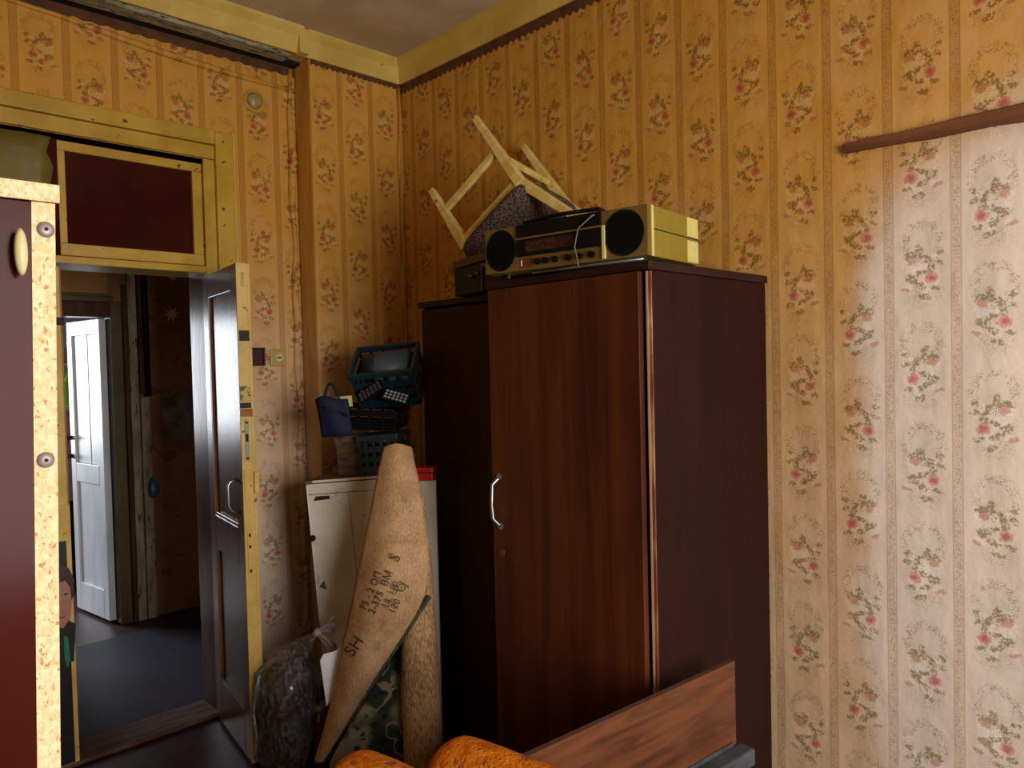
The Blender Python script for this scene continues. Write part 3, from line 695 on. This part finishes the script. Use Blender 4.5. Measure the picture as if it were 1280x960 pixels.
# black player with brown lid, left of the boombox
Mk = Matrix.Translation((1.745, 1.815, TOP)) @ Matrix.Rotation(math.radians(90+-16), 4, 'Z') @ Matrix.Scale(-1, 4, (0, 1, 0))
pk = thing('record_player', Mk @ Vector((.2, .12, 0)), 'black record player with sloping brown lid left of the boombox', 'record player')
MB(Mk).box(0, .43, 0, .15, .0, .105).build('body', m_black, pk, .003)
MB(Mk).box(-.004, .434, -.006, .16, .106, .136).build('lid', m_lid, pk, .003)
for cx, cz, l_ in ((.14, .082, .05), (.21, .062, .03), (.26, .058, .05)): MB(Mk).tube([(cx, -.002, cz), (cx+l_*.3, -.014, cz+.008)], .006, 8).build('knob', m_steel_old, pk)
MB(Mk).box(.175, .19, -.004, 0, .0, .10).build('blue_wire', plain('blue_wire', (40, 52, 110), .5), pk)

# chair laid upside down behind them, leaning on its back
def CP(v, k=.86): return CPOS+(Vector(v)-CPOS)*k
Ar, Af, Br, Bf, Cr, Cf = (CP(v) for v in ((2.17, 2.51, 2.08), (2.18, 2.79, 2.40), (2.25, 2.23, 2.31), (2.26, 2.51, 2.64), (2.61, 2.28, 2.26), (2.62, 2.56, 2.58)))
Dr = Ar+Cr-Br; Df = Af+Cf-Bf
nl = (Bf-Br).normalized(); a_ = (Ar-Br).normalized(); c_ = (Cr-Br).normalized(); nl = c_.cross(a_).normalized()
if nl.dot(Bf-Br) < 0: nl = -nl
ch = thing('wooden_chair', (1.95, 1.95, TOP), 'cream wooden chair with grey-brown seat lying legs up on the wardrobe', 'chair')
LL = .40
roots = {'A': Ar, 'B': Br, 'C': Cr, 'D': Dr}
for k in 'AD': MB().tbar(roots[k]-nl*.01, roots[k]+nl*(.325), .040, .026, a_).build('leg', m_chair, ch, .004)
postdir = (-nl*.93+c_*.20-a_*.30).normalized()
for k in 'BC':
    MB().tbar(roots[k], roots[k]+nl*.40, .042, .026, a_).build('leg', m_chair, ch, .004)
    MB().tbar(roots[k]+nl*.02, roots[k]+postdir*.27, .042, .030, a_).build('back_post', m_chair, ch, .004)
MB().bar(Br+postdir*.22, Cr+postdir*.22, .018, .07, postdir).build('back_rail', m_chair, ch, .004)
for p, q, t in ((Ar, Br, .20), (Dr, Cr, .20), (Br, Cr, .16)): MB().bar(p+nl*t, q+nl*t, .020, .026, nl).build('stretcher', m_chair, ch, .003)
for p, q in ((Ar, Br), (Br, Cr), (Cr, Dr), (Dr, Ar)): MB().bar(p+nl*.015, q+nl*.015, .024, .045, nl).build('apron', m_chair, ch, .003)
ctr = (Ar+Br+Cr+Dr)/4; hw = (Ar-Br).length/2+.035; hd = (Cr-Br).length/2+.035
rim = []
for k in range(40):
    t = 2*math.pi*k/40; e = 5
    rim.append((math.copysign(abs(math.cos(t))**(2/e), math.cos(t)), math.copysign(abs(math.sin(t))**(2/e), math.sin(t))))
vs = []; 
for sc_, h_ in ((1, 0), (1.01, -.014), (.97, -.034), (.80, -.046), (.4, -.052)):
    vs += [ctr+a_*hw*sc_*x_+c_*hd*sc_*y_+nl*(h_-.008) for x_, y_ in rim]
fs = [(i*40+k, i*40+(k+1) % 40, (i+1)*40+(k+1) % 40, (i+1)*40+k) for i in range(4) for k in range(40)]+[tuple(range(40)), tuple(range(160, 200))]
MB().add(vs, fs).build('seat', m_seat, ch, smooth=True)

# ------------------------------------------------------------------ white cabinet in the corner
lean = .07; CL, CD_, CH = .39, .26, 1.08
hd_ = math.radians(-52)
ex_ = Vector((math.cos(hd_), math.sin(hd_), 0)); ey_ = Vector((-math.sin(hd_), math.cos(hd_), 0))
ex2 = (ex_*math.cos(lean)+Vector((0, 0, 1))*math.sin(lean)); ez2 = (Vector((0, 0, 1))*math.cos(lean)-ex_*math.sin(lean))
P0 = on(382, 602, 2, 1.085)
Mc = Matrix(((ex2.x, ey_.x, ez2.x, P0.x), (ex2.y, ey_.y, ez2.y, P0.y), (ex2.z, ey_.z, ez2.z, P0.z), (0, 0, 0, 1)))   # local: x right, y back, z up; origin = front top left
wc = thing('white_cabinet', Mc @ Vector((CL/2, CD_/2, -CH)), 'leaning grimy white cabinet between the door and the wardrobe', 'cabinet')
def cbx(nm, a, mat, par=wc, bev=.002): return MB(Mc).box(*a).build(nm, mat, par, bev)
cbx('body', (0, CL, .018, CD_, -1.06, -.012), m_cab)
cbx('top', (-.004, CL, -.002, CD_, -.012, 0), m_cab_top)
cbx('top_edge', (.03, CL, -.006, -.002, -.008, .002), m_cab_line)
cbx('top_rail', (0, CL, -.002, .018, -.055, -.013), m_cab)
dA = cbx('door', (.002, .176, -.003, .016, -1.04, -.057), m_cab); dB = cbx('door', (.182, CL-.002, -.003, .016, -1.04, -.057), m_cab)
cbx('seam_strip', (.174, .181, -.006, .012, -1.04, -.057), m_cab_line); cbx('seam_strip', (.001, .005, -.005, .0, -1.04, -.02), m_cab_line)
MB(Mc).prism([(.028, -.004, -.082), (.10, -.004, -.078), (.098, -.004, -.064), (.042, -.004, -.064)], (0, -1, 0), .002).build('dark_label', m_hair, dA)
MB(Mc).tube([(.010, -.003, -.235), (.010, -.018, -.235)], .013, 8).build('catch', m_iron, dA)
MB(Mc).prism([(.018, -.004, -.44), (.048, -.004, -.45), (.04, -.004, -.415)], (0, -1, 0), .004).build('catch_plate', m_steel_old, dA)
Mtop = Mc.copy()
def on_top(x, y, z=0): return Mc @ Vector((x, y, z))

# plastic crates and clutter on the cabinet
def crate(Mx, L, Wd, Hh, mat, name, label, cat='crate', bars=5, group=None):
    t = thing(name, Mx @ Vector((L/2, Wd/2, 0)), label, cat, group)
    th = .008
    MB(Mx).box(0, L, 0, Wd, 0, th).build('bottom', mat, t)
    r_ = MB(Mx)
    for z0, z1 in ((Hh-.025, Hh),): r_.box(-.006, L+.006, -.006, th, z0, z1); r_.box(-.006, L+.006, Wd-th, Wd+.006, z0, z1); r_.box(-.006, th, th, Wd-th, z0, z1); r_.box(L-th, L+.006, th, Wd-th, z0, z1)
    r_.build('rim', mat, t, .002)
    for a in ((0, th, 0, th), (L-th, L, 0, th), (0, th, Wd-th, Wd), (L-th, L, Wd-th, Wd)): MB(Mx).box(*a, th, Hh-.025).build('corner_post', mat, t)
    for k in range(3):
        z0 = .012+(Hh-.045)*k/3; z1 = z0+(Hh-.045)/3*.62
        for a in ((th, L-th, .001, .005), (th, L-th, Wd-.005, Wd-.001), (.001, .005, th, Wd-th), (L-.005, L-.001, th, Wd-th)): MB(Mx).box(*a, z0, z1).build('slat', mat, t)
    for k in range(1, bars):
        x = L*k/bars
        for y0_, y1_ in ((-.001, .004), (Wd-.004, Wd+.001)): MB(Mx).box(x-.006, x+.006, y0_, y1_, th, Hh-.02).build('rib', mat, t)
    return t
def frame(o, xdir, zdir):
    x = Vector(xdir).normalized(); z = Vector(zdir); z = (z-x*z.dot(x)).normalized(); y = z.cross(x)
    return Matrix(((x.x, y.x, z.x, o[0]), (x.y, y.y, z.y, o[1]), (x.z, y.z, z.z, o[2]), (0, 0, 0, 1)))
# dark base box and teal crate standing on the cabinet top
Mq = frame(on_top(.108, .09), ex2, ez2)
bx_ = thing('cardboard_box', on_top(.17, .22), 'worn brown box standing on the white cabinet under the black crate', 'box')
MB(Mq).box(0, .10, 0, .15, 0, .165).build('body', m_wicker, bx_, .004); MB(Mq).box(-.003, .103, -.003, .153, .140, .168).build('rim', m_wicker, bx_, .003)
crate(frame(on_top(.222, .05), ex2, ez2), .165, .20, .165, m_teal, 'teal_crate', 'teal plastic crate lowest on the cabinet behind the carpet top')
# black crate tipped forward on top of both
Mk2 = frame(on_top(.105, .07, .205), ex2*.98-ez2*.12, ez2*.95+ex2*.12-ey_*.10)
crate(Mk2, .28, .18, .085, m_black, 'black_crate', 'black slatted crate tilted above the brown box')
# blue green crate lying on its side with its mouth towards the room
zc_ = .272
Mg = frame(on_top(.212, .155, zc_), ex2, ez2*.78-ey_*.62)
gc = crate(Mg, .27, .19, .19, m_teal, 'blue_green_crate', 'blue-green slatted crate tipped forward on top of the pile')
bk = thing('enamel_bucket', on_top(.28, .20, zc_+.02), 'grey enamel bucket lying inside the tipped blue-green crate', 'bucket')
c0 = Mg @ Vector((.045, .10, .125)); ax_ = (ex2*.98+ey_*.05+ez2*.02).normalized()
MB().tube([c0, c0+ax_*.004, c0+ax_*.19], [.070, .074, .080], 28).build('body', m_greybkt, bk, smooth=True)
MB().tube([c0-ax_*.004, c0+ax_*.085], .0755, 28).build('dark_half', m_tealD, bk, smooth=True)
# navy shopping bag beside the crates
nb = thing('navy_bag', on_top(.06, .24), 'navy blue cloth bag with dark handles hanging at the crate side', 'bag')
pA = on_top(.035, .20, .155)
rows = []
for i in range(7):
    r_ = []
    for k in range(9):
        t = k/8; s_ = i/6
        r_.append(on_top(.070+.012*(1-s_)+.135*t, .012-.012*math.sin(t*math.pi)+.006*math.sin(7*t+3*s_), 0.175+.16*s_+.012*math.sin(t*5)*s_))
    rows.append(r_)
MB().grid(rows).build('body', m_navy, nb, smooth=True, solid=.02, offset=1)
hp = []
for k in range(13):
    t = k/12; hp.append(on_top(.105+.075*t, .015, .32+.085*math.sin(math.pi*t)-.02*t))
MB().tube(hp, .0055, 8).build('handle', m_navyD, nb, smooth=True)
hp = [on_top(.11+.11*k/8, -.004-.01*math.sin(k), .30-.045*k/8) for k in range(9)]
MB().tube(hp, .005, 8).build('handle', m_navyD, nb, smooth=True)
ppr = tag(MB(frame(on_top(.105, .048, .292), ex2, ez2)).box(0, .11, 0, .004, 0, .045).build('cream_card', m_ivory), 'cream card tucked between the navy bag and the crates', 'card')
# remote controls and small clutter in the black crate
for i, (sx_, sy_, sz_, tilt, L_, nm, lab, mk) in enumerate(((.26, .10, .295, .5, .12, 'remote_control', 'dark remote control with key rows in the black crate', m_black), (.345, .10, .31, -.35, .11, 'keypad', 'black keypad with pale keys right of the remote control', m_black))):
    Mr = frame(on_top(sx_, sy_-.06, sz_), ex2*math.cos(tilt)+ez2*math.sin(tilt), ez2*.5-ey_*.8)
    rm = thing(nm, on_top(sx_, sy_-.06, sz_), lab, 'remote')
    MB(Mr).box(0, L_, 0, .05, 0, .012).build('body', mk, rm, .003)
    for a in range(6):
        for b_ in range(3): MB(Mr).box(.008+a*L_/6.6, .008+a*L_/6.6+.011, .007+b_*.014, .016+b_*.014, .012, .0145).build('key', m_keys if i else m_steel_old, rm)
wbp = at(526, 610, 2.95); bd_ = (cr.xy.to_3d()-cf.xy.to_3d()*.15).normalized()
Mrb = frame((wbp.x, wbp.y, 0), bd_, (0, 0, 1))
tag(MB(Mrb).box(-.06, .06, 0, .018, 0, 1.098).build('cabinet_end_standin', m_cab, bevel=.002), 'narrow white stand-in for the right end of the cabinet between the carpet roll and the wardrobe', 'board')  # added slab in place of the cabinet end showing beside the carpet
rc_ = thing('red_case', (wbp.x, wbp.y, 1.098), 'flat red plastic case lying on top of the narrow white cabinet end', 'case')
MB(Mrb).box(-.055, .055, -.02, .04, 1.098, 1.128).build('base', m_redp, rc_, .004); MB(Mrb).box(-.056, .056, -.021, .041, 1.130, 1.150).build('lid', m_redp, rc_, .004)

# ------------------------------------------------------------------ rolled carpet
cp = thing('carpet', at(505, 970, 2.75), 'rolled green floral carpet with hessian back standing in the corner', 'carpet')
Lp = [(480, 561, 2.74), (474, 585, 2.73), (467, 620, 2.72), (453, 690, 2.72), (440, 752, 2.72), (427, 815, 2.73), (415, 872, 2.75), (405, 915, 2.78), (392, 953, 2.80)]
Rp = [(515, 561, 2.76), (519, 585, 2.74), (529, 622, 2.71), (536, 690, 2.67), (537, 745, 2.655), (508, 790, 2.66), (476, 838, 2.68), (440, 893, 2.72), (404, 958, 2.77)]
rows = []
for i, (l_, r_) in enumerate(zip(Lp, Rp)):
    a, b_ = at(*l_), at(*r_); w_ = (b_-a).length; row = []
    for k in range(11):
        t = k/10; bul = math.sin(math.pi*t)*w_*(.30 if i < 5 else .22)
        p = a.lerp(b_, t)-cf*bul; p += cf*noise.noise(p*6)*.010
        row.append(p)
    rows.append(row)
# top lip
lip = [p.copy()+Vector((0, 0, .006)) for p in rows[0]]
for k in range(11): lip[k] += Vector((0, 0, .018*math.sin(math.pi*k/10)))
rows.insert(0, lip)
MB().grid(rows).build('flap', m_hess, cp, smooth=True, solid=.010, sub=1)
# back half of the tube so the roll is closed
rows2 = []
for i, (l_, r_) in enumerate(zip(Lp[:6], Rp[:6])):
    a, b_ = at(*l_), at(*r_); w_ = (b_-a).length
    rows2.append([a.lerp(b_, k/8)+cf*(math.sin(math.pi*k/8)*w_*.30) for k in range(9)])
MB().grid(rows2).build('rolled_back', m_hess2, cp, smooth=True, solid=.008)
ed = [rows[i][-1]+(-cf)*.004 for i in range(5, 10)]
MB().tube([p for p in ed], .008, 8).build('cut_edge', m_pile_edge, cp, smooth=True)
pil = []
top = [(536, 748), (508, 793), (478, 840), (442, 896), (404, 962)]
for i in range(7):
    row = []
    for k, (x_, y_) in enumerate(top):
        p = at(x_, y_, 2.74+.02*math.sin(k*1.5)); yb = 985
        q = at(507+(x_-507)*.35, max(yb, y_+5), 2.72+.03*math.sin(k)); row.append(p.lerp(q, i/6)+cf*.03*math.sin(k*1.3+i*.8))
    pil.append(row)
MB().grid(pil).build('pile_side', m_pile, cp, smooth=True, solid=.012, sub=1)
c_t, c_b = at(519, 690, 2.745), at(531, 985, 2.70); c_b.z = .0
path = [c_t.lerp(c_b, k/12) for k in range(13)]
MB().tube(path, [.058+.013*min(1, k/7) for k in range(13)], 28).build('roll', m_hess2, cp, smooth=True)
# handwriting on the hessian
def write(txt, u, v, size, ang_deg, nm='handwriting'):
    cu_ = bpy.data.curves.new(nm, 'FONT'); cu_.body = txt; cu_.size = size; cu_.extrude = .0004
    o = bpy.data.objects.new(nm, cu_); COL.objects.link(o)
    me = bpy.data.meshes.new_from_object(o); bpy.data.objects.remove(o)
    a = math.radians(ang_deg); M_ = Matrix.Rotation(a, 4, 'Z')
    vs_ = []
    for vv in me.vertices:
        q = M_ @ vv.co
        px_, py_ = u+q.x*FPX/2.66, v-q.y*FPX/2.66
        vs_.append((px_, py_, vv.co.z))
    # lay each point on the flap surface by interpolating it between the flap edges
    out = []
    for x_, y_, h_ in vs_:
        best = None
        for i in range(len(Lp)-1):
            for t in [k/20 for k in range(21)]:
                l_ = [Lp[i][j]+(Lp[i+1][j]-Lp[i][j])*t for j in range(3)]; r_ = [Rp[i][j]+(Rp[i+1][j]-Rp[i][j])*t for j in range(3)]
                dx = r_[0]-l_[0]; s_ = (x_-l_[0])/dx if abs(dx) > 1 else .5
                yy = l_[1]+(r_[1]-l_[1])*s_; e_ = abs(yy-y_)+max(0, -s_, s_-1)*200
                if best is None or e_ < best[0]:
                    w_ = (at(*l_)-at(*r_)).length; bl = (.30 if i < 5 else .22)*(1-t)+(.30 if i+1 < 5 else .22)*t
                    best = (e_, l_[2]+(r_[2]-l_[2])*s_-math.sin(math.pi*max(0, min(1, s_)))*w_*bl)
        out.append(at(x_, y_, best[1]-.019+h_))
    fs_ = [tuple(p.vertices) for p in me.polygons]
    return MB().add(out, fs_).build(nm, m_ink, cp)
for a in (('75 - 2 ОП', 457, 764, .036, 66), ('2-375  ВМ', 468, 769, .038, 66), ('14  ЦР', 485, 762, .036, 64), ('120', 493, 768, .036, 64), ('SH', 441, 822, .062, 56), ('S', 497, 704, .055, 60), ('CJ', 503, 742, .04, 60)):
    write(*a)

# ------------------------------------------------------------------ bag, paper and jar on the floor
bc = at(362, 940, 2.92); bc.z = 0
bag = thing('plastic_bag', bc, 'tied clear plastic bag full of dark purple stuff beside the door edge', 'bag')
fn = lambda t, z: 1+.06*math.sin(3*t+1)+.05*math.sin(7*t+z*30)+.03*math.sin(13*t-z*50)
MB().lathe([(.06, 0), (.10, .006), (.118, .05), (.125, .14), (.127, .24), (.122, .33), (.108, .38), (.07, .41), (.02, .42)], bc, 40, fn).build('contents', m_bagdark, bag, smooth=True)
kn = at(397, 791, 2.90)
prof = [(.10, .002, 0), (.124, .05, 0), (.131, .14, 0), (.133, .24, 0), (.130, .33, .0), (.122, .385, .08), (.092, .43, .3), (.055, .47, .6), (.025, .50, .85), (.012, kn.z, 1)]
vs = []; n_ = 48
for r_, z_, k_ in prof:
    for q in range(n_):
        t = 2*math.pi*q/n_; rr = r_*(fn(t, z_)+(.10+.25*k_)*math.sin(17*t+z_*8)*k_)
        b2 = bc.lerp(Vector((kn.x, kn.y, 0)), k_*k_); vs.append((b2.x+rr*math.cos(t), b2.y+rr*math.sin(t), z_))
fs = [(i*n_+q, i*n_+(q+1) % n_, (i+1)*n_+(q+1) % n_, (i+1)*n_+q) for i in range(len(prof)-1) for q in range(n_)]
MB().add(vs, fs).build('film', m_film, bag, smooth=True)
MB().lathe([(.004, -.016), (.016, -.008), (.018, .002), (.010, .014), (.004, .018)], kn, 14).build('knot', m_film2, bag, smooth=True)
def ear(path, ws):
    rows = []
    for (p, w_) in zip(path, ws):
        q = at(*p); rows.append([q+cu*(w_*(k/6-.5))+cf*.012*math.sin(k*2.2+p[0]*.3) for k in range(7)])
    MB().grid(rows).build('ear', m_film2, bag, smooth=True, solid=.001)
ear([(397, 791, 2.90), (404, 786, 2.90), (411, 782, 2.89), (418, 780, 2.88)], [.012, .03, .05, .07])
ear([(398, 793, 2.90), (406, 799, 2.88), (414, 806, 2.87), (421, 813, 2.86)], [.012, .035, .045, .03])
sh = [(400, 826), (404, 818), (416, 815), (432, 806), (436, 830), (428, 858), (408, 883)]
rowsp = [at(x_, y_, 2.77) for x_, y_ in sh]
tag(MB().prism(rowsp, cf, .006).build('white_sheet', m_sheet, bevel=.001), 'torn white plastic sheet between the tied bag and the carpet', 'sheet')
jc = at(404, 955, 2.90); jc.z = 0
jr = thing('brown_jar', jc, 'brown glass jar with a metal lid on the floor behind the white sheet', 'jar')
MB().lathe([(.036, 0), (.04, .01), (.04, .17), (.037, .20), (.030, .215), (.030, .225)], jc, 24).build('body', m_jar, jr, smooth=True)
MB().lathe([(.032, .222), (.034, .226), (.034, .242), (.030, .246)], jc, 24).build('lid', m_steel_old, jr, smooth=True)

# ------------------------------------------------------------------ near furniture
CY = .70
fc = thing('chipboard_cabinet', (-.12, CY+.2, 0), 'near glossy brown cabinet with raw chipboard edges at the left', 'cabinet')
xr = on(68, 262, 1, CY).x; xs = on(38.5, 262, 1, CY).x; zt = on(40, 252, 1, CY).z; zt2 = on(40, 229, 1, CY).z
RK = Matrix(((1, 0, .026, -.026*1.68), (0, 1, 0, 0), (0, 0, 1, 0), (0, 0, 0, 1)))      # the old carcass is racked out of square
B0 = B
def B(name, dims, mat, parent=None, bevel=0): return MB(RK).box(*dims).build(name, mat, parent, bevel)
sp_ = B('side_panel', (xs, xr, CY, CY+.42, 0, zt), m_gloss, fc); B('raw_edge', (xs, xr, CY-.0015, CY, 0, zt), m_chip, fc)
B('side_panel', (-.56, -.54, CY, CY+.42, 0, zt), m_gloss, fc)
B('top_panel', (-.56, xr+.002, CY-.004, CY+.43, zt, zt2), m_gloss, fc, .001); B('raw_edge', (-.56, xr+.0025, CY-.0065, CY-.004, zt, zt2), m_chip, fc, .001)
dd = B('door', (-.538, xs-.0003, CY-.001, CY+.020, .06, zt-.0005), m_gloss, fc)
c = on(22, 317, 1, CY)
Mn = Matrix.Translation((c.x, CY-.001, c.z)) @ Matrix.Rotation(math.pi/2, 4, 'X') @ Matrix.Diagonal((.34, 1.35, .7, 1))
MB(Mn).lathe([(.006, 0), (.008, .008), (.013, .012), (.014, .016), (.011, .020), (.004, .022)], (0, 0, 0), 20).build('knob', m_ivory, dd, smooth=True)
for u_, v_ in ((57, 287), (57, 575)):
    c = on(u_, v_, 1, CY-.0015)
    Ms = Matrix.Translation(c) @ Matrix.Rotation(math.pi/2, 4, 'X')
    s_ = MB(Ms).lathe([(.0066, 0), (.0064, .0008), (.004, .0022), (.001, .0026)], (0, 0, 0), 20).build('screw', m_screw, fc, smooth=True)
    MB(Ms).lathe([(.0016, .0015), (.0016, .0032)], (0, 0, 0), 8).build('screw_socket', m_dark, s_)
B('bottom_panel', (-.54, xs, CY+.022, CY+.42, .06, .078), m_gloss, fc); B('back_panel', (-.54, xs, CY+.415, CY+.42, 0, zt), m_gloss, fc)
B = B0

# wooden end panel beside the wardrobe, with a grey rail
hR, hL = on(919, 827, 2, .72), on(655.6, 948.7, 2, .72)
hL2 = hR.lerp(hL, 1.05); dirp = (hL2-hR).normalized(); nrm = Vector((-dirp.y, dirp.x, 0)); nrm = nrm if nrm.y > 0 else -nrm
Mh = Matrix(((dirp.x, nrm.x, 0, hR.x), (dirp.y, nrm.y, 0, hR.y), (0, 0, 1, 0), (0, 0, 0, 1))); HL = (hL2-hR).length
hb = thing('headboard', Mh @ Vector((HL/2, 0, 0)), 'wood-grain headboard panel standing in front of the wardrobe', 'headboard')
MB(Mh).box(0, HL, .0008, .018, 0, .72).build('panel', m_plank, hb, .0008)
MB(Mh).box(-.001, HL, .002, .0168, .7195, .7215).build('top_edge', m_plank_edge, hb)
rl_a = at(938, 952, 1.74); rl_z = rl_a.z-.108
MB(Mh).box(-.012, .42, -.052, -.004, rl_z-.05, rl_z-.003).build('rail', m_greymetal, hb, .006)
MB(Mh).box(.02, .40, -.006, .0006, rl_z-.02, rl_z+.006).build('rail_lip', m_greymetal, hb, .002)

# orange plush bolsters on an old sofa
sf_ = thing('sofa', (.78, .5, 0), 'old sofa with two worn orange plush bolsters in the foreground', 'sofa')
def bolster(u_, v_, Z_, r_, dxy, L_):
    top_ = at(u_, v_, Z_); d = Vector((dxy[0], dxy[1], 0)).normalized(); c_ = top_-Vector((0, 0, r_))
    pth = []; rs = []
    for k in range(9):
        t = k/8*math.pi/2; pth.append(c_-d*(r_*.75*math.cos(t))); rs.append(max(.004, r_*math.sin(t)))
    for k in range(1, 12): pth.append(c_+d*(L_*k/11)); rs.append(r_*(1+.02*math.sin(k*2)))
    o = MB().tube(pth, rs, 28).build('bolster', m_orange, sf_, smooth=True, sub=1)
    return c_
c1 = bolster(575, 924, 1.50, .085, (.16, -1), .8); c2 = bolster(447, 942, 1.52, .085, (.16, -1), .8)
B('base', (min(c1.x, c2.x)-.12, max(c1.x, c2.x)+.085, -.1, c1.y+.12, .12, c1.z-.075), mottled('sofa_cloth', (120, 70, 30), (150, 90, 40), 20, rough=.95), sf_, .02)
for a in (0, 1):
    for b_ in (0, 1): B('leg', ((c2.x-.08, c1.x+.05)[a]-.02, (c2.x-.08, c1.x+.05)[a]+.02, (-.05, c1.y+.05)[b_]-.02, (-.05, c1.y+.05)[b_]+.02, 0, .13), m_ward, sf_)
